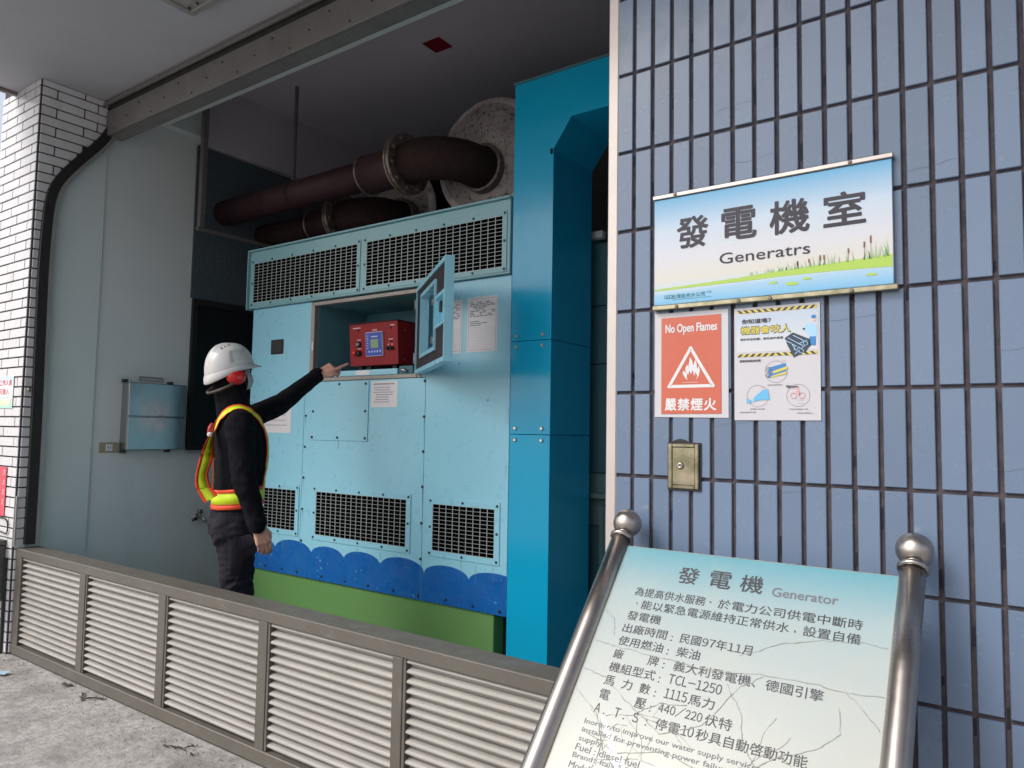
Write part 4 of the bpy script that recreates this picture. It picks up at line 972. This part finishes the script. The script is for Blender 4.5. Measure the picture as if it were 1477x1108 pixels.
# cracks in the board film
rc = random.Random(11); t = MB(); Fc = boardF(.0011)
def crack(x, v, a, L, w=.0009, depth=0):
    n = int(L/.012); pts = [(x, v)]
    for i in range(n):
        a += rc.uniform(-.28, .28); x += cos(a)*.012; v += sin(a)*.012
        if not (-.862 < x < -.234 and -.755 < v < .005): break
        pts.append((x, v))
        if depth < 2 and rc.random() < .10: crack(x, v, a+rc.choice((-1, 1))*rc.uniform(.5, 1.2), L*rc.uniform(.25, .6), w*.7, depth+1)
    for i, (p, q_) in enumerate(zip(pts, pts[1:])): line(t, [p, q_], Fc, w*rc.uniform(.5, 1.5))
for pts in ([(-.86, -.262), (-.80, -.268), (-.70, -.272), (-.58, -.280), (-.47, -.266), (-.36, -.262), (-.30, -.268), (-.232, -.262)],
            [(-.30, -.268), (-.27, -.290), (-.235, -.330)], [(-.86, -.180), (-.83, -.20), (-.815, -.24)],
            [(-.86, -.335), (-.80, -.345), (-.74, -.385), (-.70, -.405), (-.66, -.375), (-.60, -.365)],
            [(-.70, -.405), (-.64, -.44), (-.56, -.40), (-.50, -.30), (-.46, -.27)],
            [(-.46, -.47), (-.40, -.42), (-.33, -.385), (-.30, -.35), (-.31, -.30)], [(-.53, -.30), (-.49, -.35), (-.47, -.42), (-.44, -.45)],
            [(-.52, -.235), (-.44, -.19), (-.36, -.165), (-.28, -.155), (-.235, -.16)], [(-.40, -.42), (-.34, -.46), (-.27, -.47), (-.235, -.49)],
            [(-.86, -.385), (-.79, -.43), (-.75, -.50), (-.70, -.54)], [(-.81, -.47), (-.72, -.50), (-.62, -.47), (-.53, -.49), (-.45, -.52)]):
    P = []
    for a, b in zip(pts, pts[1:]):
        for k in range(6): P.append((a[0]+(b[0]-a[0])*k/6+rc.uniform(-.002, .002), a[1]+(b[1]-a[1])*k/6+rc.uniform(-.002, .002)))
    P.append(pts[-1])
    for p, q_ in zip(P, P[1:]): line(t, [p, q_], Fc, .0011*rc.uniform(.5, 1.6))
for x, v in ((-.70, -.41), (-.66, -.50), (-.45, -.45), (-.60, -.56), (-.35, -.52), (-.76, -.53)):
    for _ in range(4): crack(x, v, rc.uniform(0, 6.28), rc.uniform(.05, .17), .0007)
part('cracks', t, m_crack, brd, kind='stuff')
t = MB()
for P in ([(-.782, -.432), (-.772, -.430), (-.735, -.475), (-.715, -.500), (-.725, -.512), (-.745, -.480)], [(-.73, -.515), (-.70, -.505), (-.665, -.56), (-.64, -.60), (-.67, -.60)], [(-.65, -.505), (-.60, -.500), (-.57, -.515), (-.61, -.520)], [(-.40, -.447), (-.365, -.44), (-.34, -.452), (-.375, -.455)]):
    t.add([boardF(.0005)(*p) for p in P], [tuple(range(len(P)))])
part('peeled_patches', t, m_chip, brd, kind='stuff')

# ================================================================ LEFT EDGE ODDS AND ENDS
s1 = thing('staff_only_sign', (-5.2, -.008, 1.46), 'small pale blue sign with red characters on the white column at the left edge', 'sign')
part('board', MB().box(-5.36, -5.092, -.010, -.0065, 1.462, 1.660, .001), gradmat('staff_sign_print', 'Z', [(1.462, (.40, .72, .62)), (1.50, (.70, .76, .50)), (1.53, (.72, .74, .72)), (1.60, (.80, .78, .80)), (1.66, (.50, .72, .84))], .3), s1)
t = MB(); F = wallF(-.0105); text(t, '非工作人員', F, -5.345, -5.112, 1.602, 1.640, .02); text(t, '不可進入', F, -5.335, -5.150, 1.548, 1.584, .02); part('lettering', t, m_inkr, s1, kind='stuff', label='red characters 工作人員 and 進入')
t = MB(); rect(t, F, -5.34, -5.15, 1.525, 1.530); t.add([F(-5.13, 1.475), F(-5.12, 1.515), F(-5.105, 1.528), F(-5.112, 1.49), F(-5.104, 1.47)], [(0, 4, 3, 2, 1)]); part('blue_print', t, m_bpr, s1, kind='stuff')
s2 = thing('red_vertical_notice', (-5.17, -.008, .80), 'narrow faded red notice on the white column above the stone box', 'notice')
part('board', MB().box(-5.24, -5.112, -.010, -.0065, .802, 1.10, .001), M('faded_crimson', (.62, .06, .10), .4, col2=(.66, .10, .14), vs=20), s2)
t = MB()
for i in range(4):
    z = 1.05-i*.06; line(t, [(-5.155, z), (-5.140, z+.022), (-5.128, z)], F, .004); line(t, [(-5.152, z+.028), (-5.126, z+.030)], F, .004)
part('faded_marks', t, m_white, s2, kind='stuff')
bx = thing('stone_box', (-5.3, -.14, .29), 'dark weathered stone-faced box fixed low on the white column', 'box')
part('body', MB().box(-5.62, -5.06, -.20, -.006, .30, .635, .006), m_stone, bx)
part('lid', MB().box(-5.63, -5.05, -.21, -.006, .636, .665, .005), m_stone, bx)
cb = MB(); cb.tube(smooth3([(-5.30, -.008, .78), (-5.15, -.010, .795), (-5.04, -.012, .785), (-5.035, -.012, .70), (-5.10, -.012, .705), (-5.3, -.010, .72)], 2), .004, 6)
tag(part('loose_cable', cb, m_rub, loc=(-5.15, -.01, .75)), 'thin black cable loop on the white tiles above the stone box', 'cable')
cr = MB(); cr.ell((-4.966, .03, 1.575), (.008, .010, .014), 10, 8)
tag(part('wall_hook', cr, m_brass, loc=(-4.966, .03, 1.575)), 'tiny brass hook on the edge of the white column', 'hook')

# debris on the ground
rc = random.Random(5); t = MB()
def bit(x, y, s_, e=1):
    a = rc.uniform(0, 6.28); n = rc.randint(4, 6); h = .003+s_*.12
    vs = [(x+cos(a+2*pi*k/n)*s_*rc.uniform(.6, 1.1)*e, y+sin(a+2*pi*k/n)*s_*rc.uniform(.5, 1), .005) for k in range(n)]; vs.append((x, y, .005+h))
    t.add(vs, [(k, (k+1) % n, n) for k in range(n)])
for _ in range(900):
    x = -5.4+rc.random()**1.1*4.2; y = -.01-abs(rc.gauss(0, .16)); bit(x, y, rc.uniform(.0015, .0045))
for _ in range(350): bit(rc.uniform(-5.5, -1), rc.uniform(-1.2, 0), rc.uniform(.001, .003))
part('ground_grit', t, m_leaf, kind='stuff')
def litter(label, pts, r):
    q_ = MB()
    for i, (a, b) in enumerate(zip(pts, pts[1:])): q_.tube([(*a, .007), ((a[0]+b[0])/2+rc.uniform(-.006, .006), (a[1]+b[1])/2, .011), (*b, .007)], [r*.4, r, r*.5], 6)
    for p in pts:
        for _ in range(3): x, y = p[0]+rc.uniform(-.02, .02), p[1]+rc.uniform(-.015, .015); s_ = rc.uniform(.006, .013); q_.add([(x-s_, y, .006), (x, y-s_*.5, .010), (x+s_, y, .006), (x, y+s_*.5, .012)], [(0, 1, 2, 3)])
    tag(part('twig_litter', q_, m_leaf, loc=(*pts[0], 0)), label, 'twig')
litter('dark curled twig bit nearest the left end of the barrier', [(-4.17, -.035), (-4.13, -.028), (-4.10, -.018)], .006)
litter('dark clump of leaf stems on the concrete near the second louvre bay', [(-3.94, -.03), (-3.90, -.06), (-3.86, -.08), (-3.83, -.03), (-3.78, -.015)], .0045)
litter('dark leaf scraps on the concrete before the third louvre bay', [(-3.02, -.11), (-2.98, -.10), (-2.945, -.085), (-2.93, -.045)], .0035)
litter('small dark speck of litter right of the other leaf scraps', [(-2.87, -.10), (-2.855, -.095)], .004)
q_ = MB(); q_.add([(-4.72, -.24, .006), (-4.66, -.22, .015), (-4.55, -.165, .010), (-4.57, -.13, .018), (-4.66, -.16, .006), (-4.73, -.20, .014)], [(0, 1, 4, 5), (1, 2, 3, 4)])
tag(part('plastic_scrap', q_, m_scrap, loc=(-4.64, -.18, 0)), 'pale blue scrap of plastic on the concrete at the lower left', 'scrap')

#@@PERSON@@
# ================================================================ PERSON
PC = Vector((-3.245, .335, 0)); TH = radians(60)
FX = Vector((cos(TH), sin(TH), 0)); LX = Vector((-sin(TH), cos(TH), 0)); ZV = Vector((0, 0, 1))
def T(x, y, z): return PC+FX*x+LX*y+ZV*z
pe = thing('person', tuple(PC), 'person in white helmet and red ear defenders pointing at the red control box', 'person')
bb = MB(); bb.sm = True
def cap(a, b, ra, rb, n=14):
    a = Vector(a); b = Vector(b); d = (b-a).normalized(); pts = []; rs = []
    for k in range(5): t_ = pi/2*k/5; pts.append(a-d*ra*cos(t_)); rs.append(max(ra*sin(t_), ra*.05))
    pts.append(a); rs.append(ra); pts.append(b); rs.append(rb)
    for k in range(4, -1, -1): t_ = pi/2*k/5; pts.append(b+d*rb*cos(t_)); rs.append(max(rb*sin(t_), rb*.05))
    bb.tube(pts, rs, n)
def loft(secs, n=28, cen=None):
    """secs: (z, x, y, rx, ry) in the body frame"""
    vs = []
    for z, cx_, cy_, rx, ry in secs:
        for k in range(n):
            a = 2*pi*k/n; vs.append(T(cx_+rx*cos(a), cy_+ry*sin(a), z))
    fs = [(i*n+k, i*n+(k+1) % n, (i+1)*n+(k+1) % n, (i+1)*n+k) for i in range(len(secs)-1) for k in range(n)]
    fs += [tuple(range(n))[::-1], tuple((len(secs)-1)*n+k for k in range(n))]
    bb.add(vs, fs)
loft([(.80, -.01, 0, .07, .10), (.83, -.012, 0, .110, .155), (.90, -.015, 0, .122, .168), (.97, -.005, 0, .120, .160), (1.05, .0, 0, .112, .150), (1.15, .005, 0, .118, .158), (1.25, .003, 0, .127, .172), (1.34, -.008, 0, .124, .186), (1.40, -.015, 0, .105, .172), (1.44, -.02, 0, .085, .125), (1.47, -.022, 0, .07, .085), (1.50, -.02, 0, .05, .06)])
# neck (wrapped in a dark hood) and head
HC = T(-.060, .004, 1.640); HS = .90; HY = radians(80)
HF = Vector((cos(HY), sin(HY), 0)); HL = Vector((-sin(HY), cos(HY), 0)); TL = radians(9)
HFt = (HF*cos(TL)+ZV*sin(TL)); HU = (ZV*cos(TL)-HF*sin(TL))
def H(x, y, z): return HC+(HFt*x+HL*y+HU*z)*HS
HR = Matrix((HFt, HL, HU)).transposed()
cap(T(-.030, 0, 1.42), H(-.02, 0, -.06), .082, .070); cap(T(-.055, 0, 1.44), H(-.05, 0, -.07), .066, .05)
bb.ell(H(-.005, 0, .015), (.090, .072, .096), 28, 18, HR); bb.ell(H(.022, 0, -.045), (.062, .055, .068), 24, 14, HR)
cap(H(.085, 0, .005), H(.108, 0, -.028), .010, .014, 10)                      # nose
cap(H(.076, -.030, .022), H(.078, .030, .022), .012, .012, 10)                # brow
cap(H(.078, -.020, -.062), H(.078, .020, -.062), .010, .010, 10)              # lips
cap(H(.055, 0, -.100), H(.062, 0, -.104), .022, .020, 10)                     # chin
for s_ in (-1, 1): cap(H(-.005, .079*s_, .012), H(-.003, .081*s_, -.022), .012, .009, 8)
# legs
for s_ in (-1, 1):
    hp = T(-.012, .086*s_, .86); kn = T(.012 if s_ < 0 else .03, .090*s_, .475); an = T(-.03 if s_ < 0 else .0, .095*s_, .095)
    cap(hp, kn, .094, .066, 20); cap(kn, an, .066, .056, 18); cap(T(-.045, .085*s_, .86), T(-.03, .085*s_, .82), .088, .08, 16)
    cap(an, T(.0, .095*s_, .05), .05, .042, 12); cap(T(-.04, .095*s_, .045), T(.15, .105*s_, .038), .042, .036, 14)
# right arm hanging
RS, RE, RW = T(-.020, -.180, 1.385), T(.004, -.218, 1.130), T(.072, -.226, .905)
cap(T(-.02, -.12, 1.385), RS, .062, .062); cap(RS, RE, .069, .058, 18); cap(RE, RW, .058, .043, 16)
cap(RW-(RW-RE).normalized()*.01, RW+(RW-RE).normalized()*.004, .044, .043, 16)
# left arm pointing
LS = T(-.01, .172, 1.385); LE = Vector((-3.425, .70, 1.500)); LW = Vector((-3.385, .925, 1.683)); TIP = Vector((-3.285, 1.052, 1.778))
cap(T(-.01, .11, 1.39), LS, .062, .062); cap(LS, LE, .068, .058, 18); cap(LE, LW, .057, .040, 16)
cap(LW-(LW-LE).normalized()*.012, LW+(LW-LE).normalized()*.002, .041, .041, 16)
hand_segs = []
def hand(wr, d, nb, th, curls, spread=.006, tcurl=.5, scale=1):
    """wr wrist, d finger direction, nb back-of-hand normal, th thumb side"""
    d = d.normalized(); nb = (nb-d*nb.dot(d)).normalized(); th = d.cross(nb)*(1 if d.cross(nb).dot(th) > 0 else -1)
    def seg(a, b, ra, rb): cap(a, b, ra*scale, rb*scale, 10); hand_segs.append((Vector(a), Vector(b)))
    seg(wr-d*.02, wr+d*.018, .027, .027); seg(wr-d*.02+th*.006, wr+d*.018+th*.006, .024, .024)
    offs = (.030, .010, -.010, -.028); ln = ((.043, .026, .022), (.047, .029, .023), (.043, .027, .022), (.034, .021, .019))
    for i, o in enumerate(offs):
        k = wr+(d*(.090-.004*abs(i-1))+th*o)*scale
        seg(wr+(d*.012+th*o*.55)*scale, k, .0165, .0135)
        p = k; ang = 0; r = .0098 if i < 3 else .0085
        fd = (d+th*(o*spread*10)).normalized()
        for j in range(3):
            ang += curls[i][j]; v = fd*cos(ang)-nb*sin(ang); q_ = p+v*ln[i][j]*scale; seg(p, q_, r*(1-.08*j), r*(1-.08*(j+1))); p = q_
    a = wr+(d*.022+th*.026)*scale; b = a+(d*.034+th*.022-nb*.010)*scale; c = b+(d*(.030)+th*(.012-.02*tcurl)-nb*.012*tcurl)*scale; e_ = c+(d*.022-th*.014*tcurl-nb*.008)*scale
    seg(a, b, .0155, .0125); seg(b, c, .012, .0105); seg(c, e_, .0105, .0085)
hd_ = (RW-RE).normalized()
hand(RW+hd_*.012, (hd_+FX*.08).normalized(), -LX+FX*.25, FX, ((.35, .45, .3), (.4, .5, .35), (.45, .55, .35), (.5, .6, .4)), tcurl=.9, scale=.93)
pd = (TIP-LW).normalized()
k_a = len(hand_segs)
hand(LW+pd*.004, pd, (ZV*.75-LX*.0+r_*.35-f_*.45), r_*.6-f_*.6+ZV*.2, ((.02, .05, .04), (.85, 1.1, .6), (1.0, 1.2, .7), (1.1, 1.25, .7)), tcurl=.8)
HZ = [(RW, hd_, 0, k_a), (LW, pd, k_a, len(hand_segs))]
me = bb.mesh('body', [m_cloth]); tmp = bpy.data.objects.new('tmp', me); COL.objects.link(tmp)
rmod = tmp.modifiers.new('r', 'REMESH'); rmod.mode = 'VOXEL'; rmod.voxel_size = .0042; rmod.use_smooth_shade = True
smo = tmp.modifiers.new('s', 'SMOOTH'); smo.factor = .5; smo.iterations = 3
body = bpy.data.meshes.new_from_object(tmp.evaluated_get(bpy.context.evaluated_depsgraph_get())); bpy.data.objects.remove(tmp)
nv = len(body.vertices); co_ = [0]*(3*nv); no_ = [0]*(3*nv); body.vertices.foreach_get('co', co_); body.vertices.foreach_get('normal', no_)
def segd(p, a, b):
    ab = b-a; t_ = max(0, min(1, (p-a).dot(ab)/max(ab.length_squared, 1e-9))); return (p-(a+ab*t_)).length
def is_hand(p):
    for w_, d_, k0, k1 in HZ:
        if (p-w_).length < .23 and (p-w_).dot(d_) > .006:
            return min(segd(p, a, b) for a, b in hand_segs[k0:k1]) < .024
    return False
def zone(p):
    if is_hand(p): return 2
    q_ = p-HC
    hx, hy, hz = q_.dot(HFt), q_.dot(HL), q_.dot(HU)
    if hx > .045 and abs(hy) < .062 and -.02 < hz < .075: return 2
    if p.z > 1.42: return 0
    arm = min(segd(p, RS, RE), segd(p, RE, RW)) < .068 and (p-PC).dot(LX) < -.15
    if p.z < .955 and not arm: return 3 if p.z < .12 else 1
    return 0
nz_ = noise.noise
for i in range(nv):
    p = Vector(co_[3*i:3*i+3]); 
    z = zone(p); 
    if z == 2: continue
    n = Vector(no_[3*i:3*i+3]); d = 0
    if z == 1:
        d = .010*(nz_(Vector((p.x*9, p.y*9, p.z*20+nz_(p*7)*2.5)))+.5*nz_(Vector((p.x*16+3, p.y*16, p.z*44))))
        d += .007*max(0, 1-abs(p.z-.62)/.16)*nz_(Vector((p.x*8, p.y*8, p.z*38+2*nz_(p*8))))
    elif z == 0 and p.z < 1.43:
        l = min(segd(p, LS, LE), segd(p, LE, LW)); r = min(segd(p, RS, RE), segd(p, RE, RW)); amp = .010 if l < .08 or r < .08 else .007
        d = amp*(nz_(Vector((p.x*7+nz_(p*6), p.y*7, p.z*14+2*nz_(p*5))))+.5*nz_(p*26))
        for q0 in (RE, LE, RS): d += .0035*max(0, 1-(p-q0).length/.12)*sin((p-q0).dot((RW-RS).normalized() if q0 is not LE else (LW-LS).normalized())*95+6*nz_(p*9))
    elif z == 0: d = .003*nz_(p*26)
    p += n*d; co_[3*i:3*i+3] = p
body.vertices.foreach_set('co', co_)
body.materials.clear()
for q_ in (m_cloth, m_trou, m_skin, m_boot): body.materials.append(q_)
mi_ = [zone(pl.center) for pl in body.polygons]; body.polygons.foreach_set('material_index', mi_)
body.polygons.foreach_set('use_smooth', [True]*len(body.polygons)); body.update()
bvh = BVHTree.FromPolygons([Vector(co_[3*i:3*i+3]) for i in range(nv)], [tuple(pl.vertices) for pl in body.polygons])
for v in body.vertices: v.co -= PC
body.name = 'body'; bo = bpy.data.objects.new('body', body); COL.objects.link(bo); bo.parent = pe; BASE[bo] = Vector(PC)
# cuffs and jumper hem
def cuff(name, c, d, r, l, mt): return part(name, MB().lathe([(r*.86, -l*.5), (r, -l*.42), (r*1.02, 0), (r, l*.42), (r*.84, l*.5), (r*.7, l*.45)], c, d, 24), mt, pe)
cuff('sleeve_cuff', RW-hd_*.012, hd_, .0465, .05, m_cloth); cuff('sleeve_cuff', LW-(LW-LE).normalized()*.014, (LW-LE).normalized(), .0435, .045, m_cloth)
# eyes
for s_ in (-1, 1): part('eye', MB().ell(H(.083, .030*s_, .004), (.011, .011, .009), 12, 8), m_white, pe)
# boots
for s_ in (-1, 1):
    part('boot_sole', MB().prism([tuple((T(x, y, 0)).xy) for x, y in ((-.085, .06*1+.0), (-.085, .125), (.0, .14), (.12, .15), (.185, .13), (.195, .105), (.17, .065), (.08, .055))] if s_ > 0 else [tuple((T(x, -y, 0)).xy) for x, y in ((-.085, .06), (.08, .055), (.17, .065), (.195, .105), (.185, .13), (.12, .15), (.0, .14), (-.085, .125))], 'z', -.002, .018), m_boot, pe)
# cargo pocket on the right thigh
def onbody(p, off=.006):
    l, n, i, dd = bvh.find_nearest(p); return l+n*off, n
pk_ = MB(); NU, NVv = 8, 8; vs = []
for j in range(NVv+1):
    for i in range(NU+1):
        a = -2.05+.95*i/NU; z = .66+.17*j/NVv; c = T(-.005, -.086, z); p, n = onbody(c+(FX*cos(a)+LX*sin(a))*.13, .009 if 0 < i < NU and 0 < j < NVv else .002); vs.append(p)
pk_.add(vs, [(j*(NU+1)+i, j*(NU+1)+i+1, (j+1)*(NU+1)+i+1, (j+1)*(NU+1)+i) for j in range(NVv) for i in range(NU)], True)
part('cargo_pocket', pk_, m_trou, pe)
# --- safety harness vest
def ribbon(bands, path, wdir, proj=None, off=.008):
    """bands [(mb, w0, w1)] across the strap; path points; wdir width directions"""
    P = [Vector(p) for p in path]
    for mbx, w0, w1 in bands:
        vs = []
        for i, p in enumerate(P):
            w_ = wdir[i].normalized()
            for ww, ex in ((w0, 0), (w1, 0), (w1, .0025), (w0, .0025)):
                q2 = p+w_*ww
                if proj is None or proj[i] > 0:
                    s2, n2 = onbody(q2, off); q2 = s2 if proj is None else q2.lerp(s2, proj[i])
                else: n2 = w_.cross((P[min(i+1, len(P)-1)]-P[max(i-1, 0)]).normalized())
                vs.append(q2+n2*ex)
        n = len(P); fs = []
        for i in range(n-1):
            for k in range(4): fs.append((i*4+k, i*4+(k+1) % 4, (i+1)*4+(k+1) % 4, (i+1)*4+k))
        mbx.add(vs, fs, True)
lime, orng = MB(), MB()
def dens(keys, n=8):
    """smoothly subdivide [(point, wdir, proj)]"""
    out_ = []
    for (a, b), k in zip(zip(keys, keys[1:]), range(len(keys))):
        a0 = keys[k-1] if k else a; b1 = keys[k+2] if k+2 < len(keys) else b
        for i in range(n):
            t_ = i/n
            cr_ = [.5*((2*a[m_])+(b[m_]-a0[m_])*t_+(2*a0[m_]-5*a[m_]+4*b[m_]-b1[m_])*t_*t_+(3*a[m_]-a0[m_]-3*b[m_]+b1[m_])*t_**3) for m_ in (0,)]
            out_.append((cr_[0], a[1].lerp(b[1], t_), a[2]+(b[2]-a[2])*t_))
    out_.append(keys[-1]); return out_
for s_ in (-1, 1):
    y = s_
    back = [(T(-.02, .115*y, 1.475), LX*1, 1), (T(-.09, .112*y, 1.45), LX, 1), (T(-.14, .105*y, 1.36), LX*.7-FX*.4*0+FX*.5, .8)]
    if s_ < 0: back += [(T(-.155, -.115, 1.30), LX*.55+FX*.6, .25), (T(-.160, -.115, 1.22), FX*.9+LX*.5, 0), (T(-.176, -.11, 1.14), FX*.75+LX*.6, 0), (T(-.168, -.115, 1.08), FX+LX*.3, 0), (T(-.135, -.12, 1.02), FX+ZV*.6, .1)]
    else: back += [(T(-.15, .09, 1.25), LX, 1), (T(-.14, .08, 1.02), LX, 1)]
    front = [(T(-.02, .115*y, 1.475), LX, 1), (T(.05, .115*y, 1.455), LX, 1), (T(.12, .09*y, 1.38), LX, 1), (T(.16, .075*y, 1.26), LX, 1), (T(.16, .075*y, 1.12), LX, 1), (T(.14, .08*y, 1.04), LX, 1)]
    for path in (back, front):
        D = dens(path)
        ribbon([(lime, -.0195, .0195), (orng, -.035, -.0196), (orng, .0196, .035)], [d_[0] for d_ in D], [d_[1] for d_ in D], [d_[2] for d_ in D])
# waist belt: follows the trunk, pushed out
bp_ = []
for k in range(49):
    a = 2*pi*k/48; bp_.append(T(.0+.150*cos(a), .182*sin(a), 1.028+.012*cos(a)))
def belt(mbx, z0, z1, off=.010):
    vs = []
    for p in bp_:
        c = T(0, 0, p.z); dr_ = Vector((p.x-c.x, p.y-c.y, 0)).normalized()
        h = bvh.ray_cast(c+dr_*.06, dr_, .16)
        ly = (p-PC).dot(LX)
        R_ = .155 if h[0] is None else (h[0]-c).length
        R_ = min(R_, math.hypot((p-c).dot(FX), (p-c).dot(LX)))
        R_ = max(R_, .10)
        for z in (z0, z1): vs.append(c+dr_*(R_+off)+ZV*z)
        for z in (z1, z0): vs.append(c+dr_*(R_+off+.0025)+ZV*z)
    n = len(bp_)
    mbx.add(vs, [(i*4+k, i*4+(k+1) % 4, (i+1)*4+(k+1) % 4, (i+1)*4+k) for i in range(n-1) for k in range(4)], True)
belt(lime, -.030, .026); belt(orng, .0262, .042, .0105); belt(orng, -.054, -.0302, .0105)
seam = MB(); belt(seam, -.0315, -.0295, .0125); belt(seam, .0255, .0270, .0125)
vest = part('safety_vest', lime, m_lime, pe); part('vest_border', orng, m_orange, vest); part('stitching', seam, m_inkr, vest)
tg = MB(); tg.box(0, .03, 0, .012, 0, .02)
part('vest_buckle', MB().ell(T(-.150, -.118, 1.33), (.014, .014, .012), 10, 8), m_white, vest)
part('vest_tab', MB().tube([T(-.158, -.115, 1.335), T(-.152, -.115, 1.36), T(-.142, -.115, 1.385)], [.006, .009, .006], 8), m_inkr, vest)
# --- helmet
hm = MB(); n = 72; rows_ = 26; vs = []
def rim(a):
    c_ = cos(a); return -.004+.010*c_-.030*max(0, -c_)**1.3
for j in range(rows_+1):
    e_ = pi/2*j/rows_
    for i in range(n):
        a = 2*pi*i/n; rx = .138 if cos(a) < 0 else .134; ry = .112
        f = cos(e_)**.82 if j < rows_ else 0
        x = rx*cos(a)*f; y = ry*sin(a)*f; z0 = rim(a); z = z0+(.128-z0)*sin(e_)**1.05
        rdg = max(0, 1-(abs(y)/.030)**4)*.006*sin(e_)**.5 if abs(y) < .030 else 0
        sd_ = .0085*(1 if (abs(sin(a)) > .62 and .22 < e_ < .78 and -.25 < cos(a) < .72) else 0)
        k_ = 1+(rdg-sd_)/.12
        vs.append(H(-.004+x*k_, y*k_, .036+z0+(z-z0)*k_))
hm.add(vs, [(j*n+i, j*n+(i+1) % n, (j+1)*n+(i+1) % n, (j+1)*n+i) for j in range(rows_) for i in range(n)], True)
helm = part('helmet', hm, m_helm, pe)
sk_ = MB(); vs = []
prof_ = ((1.0, .004), (1.035, -.002), (1.06, -.012), (1.062, -.022), (1.03, -.024), (.95, -.018))
for t_, dz in prof_:
    for i in range(n):
        a = 2*pi*i/n; rx = .138 if cos(a) < 0 else .134; br = max(0, cos(a))**2.2*.040*(1 if t_ > 1.01 else 0)*((t_-1)/.06 if t_ < 1.06 else 1)
        back_ = max(0, -cos(a))**1.2
        dzz = dz*(1+back_*.9)*(1-.55*max(0, cos(a))**2)-.010*max(0, cos(a))**2*(1 if t_ > 1.03 else 0)
        vs.append(H(-.004+(rx*t_+br)*cos(a), .112*t_*sin(a), .036+rim(a)+dzz))
m = len(prof_)
sk_.add(vs, [((j+1)*n+i, (j+1)*n+(i+1) % n, j*n+(i+1) % n, j*n+i) for j in range(m-1) for i in range(n)], True)
part('helmet_rim', sk_, m_helm, helm)
un = MB(); vs = [H(-.004+.130*cos(2*pi*i/n), .106*sin(2*pi*i/n), .036+rim(2*pi*i/n)+.002) for i in range(n)]; un.add(vs, [tuple(range(n))]); part('helmet_lining', un, m_black, helm)
vh = MB()
for s_ in (-1, 1):
    for a, e_ in ((2.30, .98), (2.10, 1.08), (1.80, 1.20)):
        f = cos(e_)**.82; p = H(-.004+.138*cos(a)*f, s_*.112*sin(a)*f, .036+.128*sin(e_)+.001); vh.ell(p, (.0045, .0045, .0035), 8, 6)
part('helmet_vents', vh, m_inkg, helm, kind='stuff')
# --- ear defenders, neck band, mask
for s_ in (-1, 1):
    c = H(-.014, s_*.094, -.024)
    cup = part('ear_cup', MB().ell(c, (.050, .030, .040), 24, 14, HR), m_muff, pe)
    part('cup_cushion', MB().ell(H(-.014, s_*.080, -.024), (.046, .014, .037), 20, 10, HR), m_black, cup)
    part('cup_boss', MB().ell(H(-.006, s_*.123, -.030), (.019, .007, .011), 14, 8, HR), m_inkr, cup)
nb_ = [H(.0, -.110, -.034), H(-.045, -.108, -.062), H(-.10, -.085, -.085), H(-.135, -.03, -.098), H(-.135, .03, -.098), H(-.10, .085, -.085), H(-.045, .108, -.062), H(.0, .110, -.034)]
part('neck_band', MB().tube(smooth3(nb_, 2), .0075, 10), m_band, pe)
part('chin_strap', MB().tube(smooth3([H(.035, -.088, .03), H(.045, -.083, -.05), H(.055, -.05, -.105), H(.058, 0, -.122), H(.055, .05, -.105), H(.045, .083, -.05), H(.035, .088, .03)], 2), .004, 8), m_black, pe)
mk = MB(); vs = []; nu_, nv_ = 14, 12
for j in range(nv_+1):
    for i in range(nu_+1):
        a = -1.15+2.3*i/nu_; b = -1.0+1.95*j/nv_
        vs.append(H(.022+.098*cos(a)*cos(b*.8), .078*sin(a)*(.75+.25*cos(b)), -.048+.062*sin(b)))
mk.add(vs, [(j*(nu_+1)+i, j*(nu_+1)+i+1, (j+1)*(nu_+1)+i+1, (j+1)*(nu_+1)+i) for j in range(nv_) for i in range(nu_)], True)
part('face_mask', mk, m_mask, pe)
part('glasses', MB().tube(smooth3([H(.02, -.088, .012), H(.07, -.082, .010), H(.105, -.05, .008), H(.115, 0, .006), H(.105, .05, .008), H(.07, .082, .010), H(.02, .088, .012)], 2), .0035, 8), m_inkg, pe)
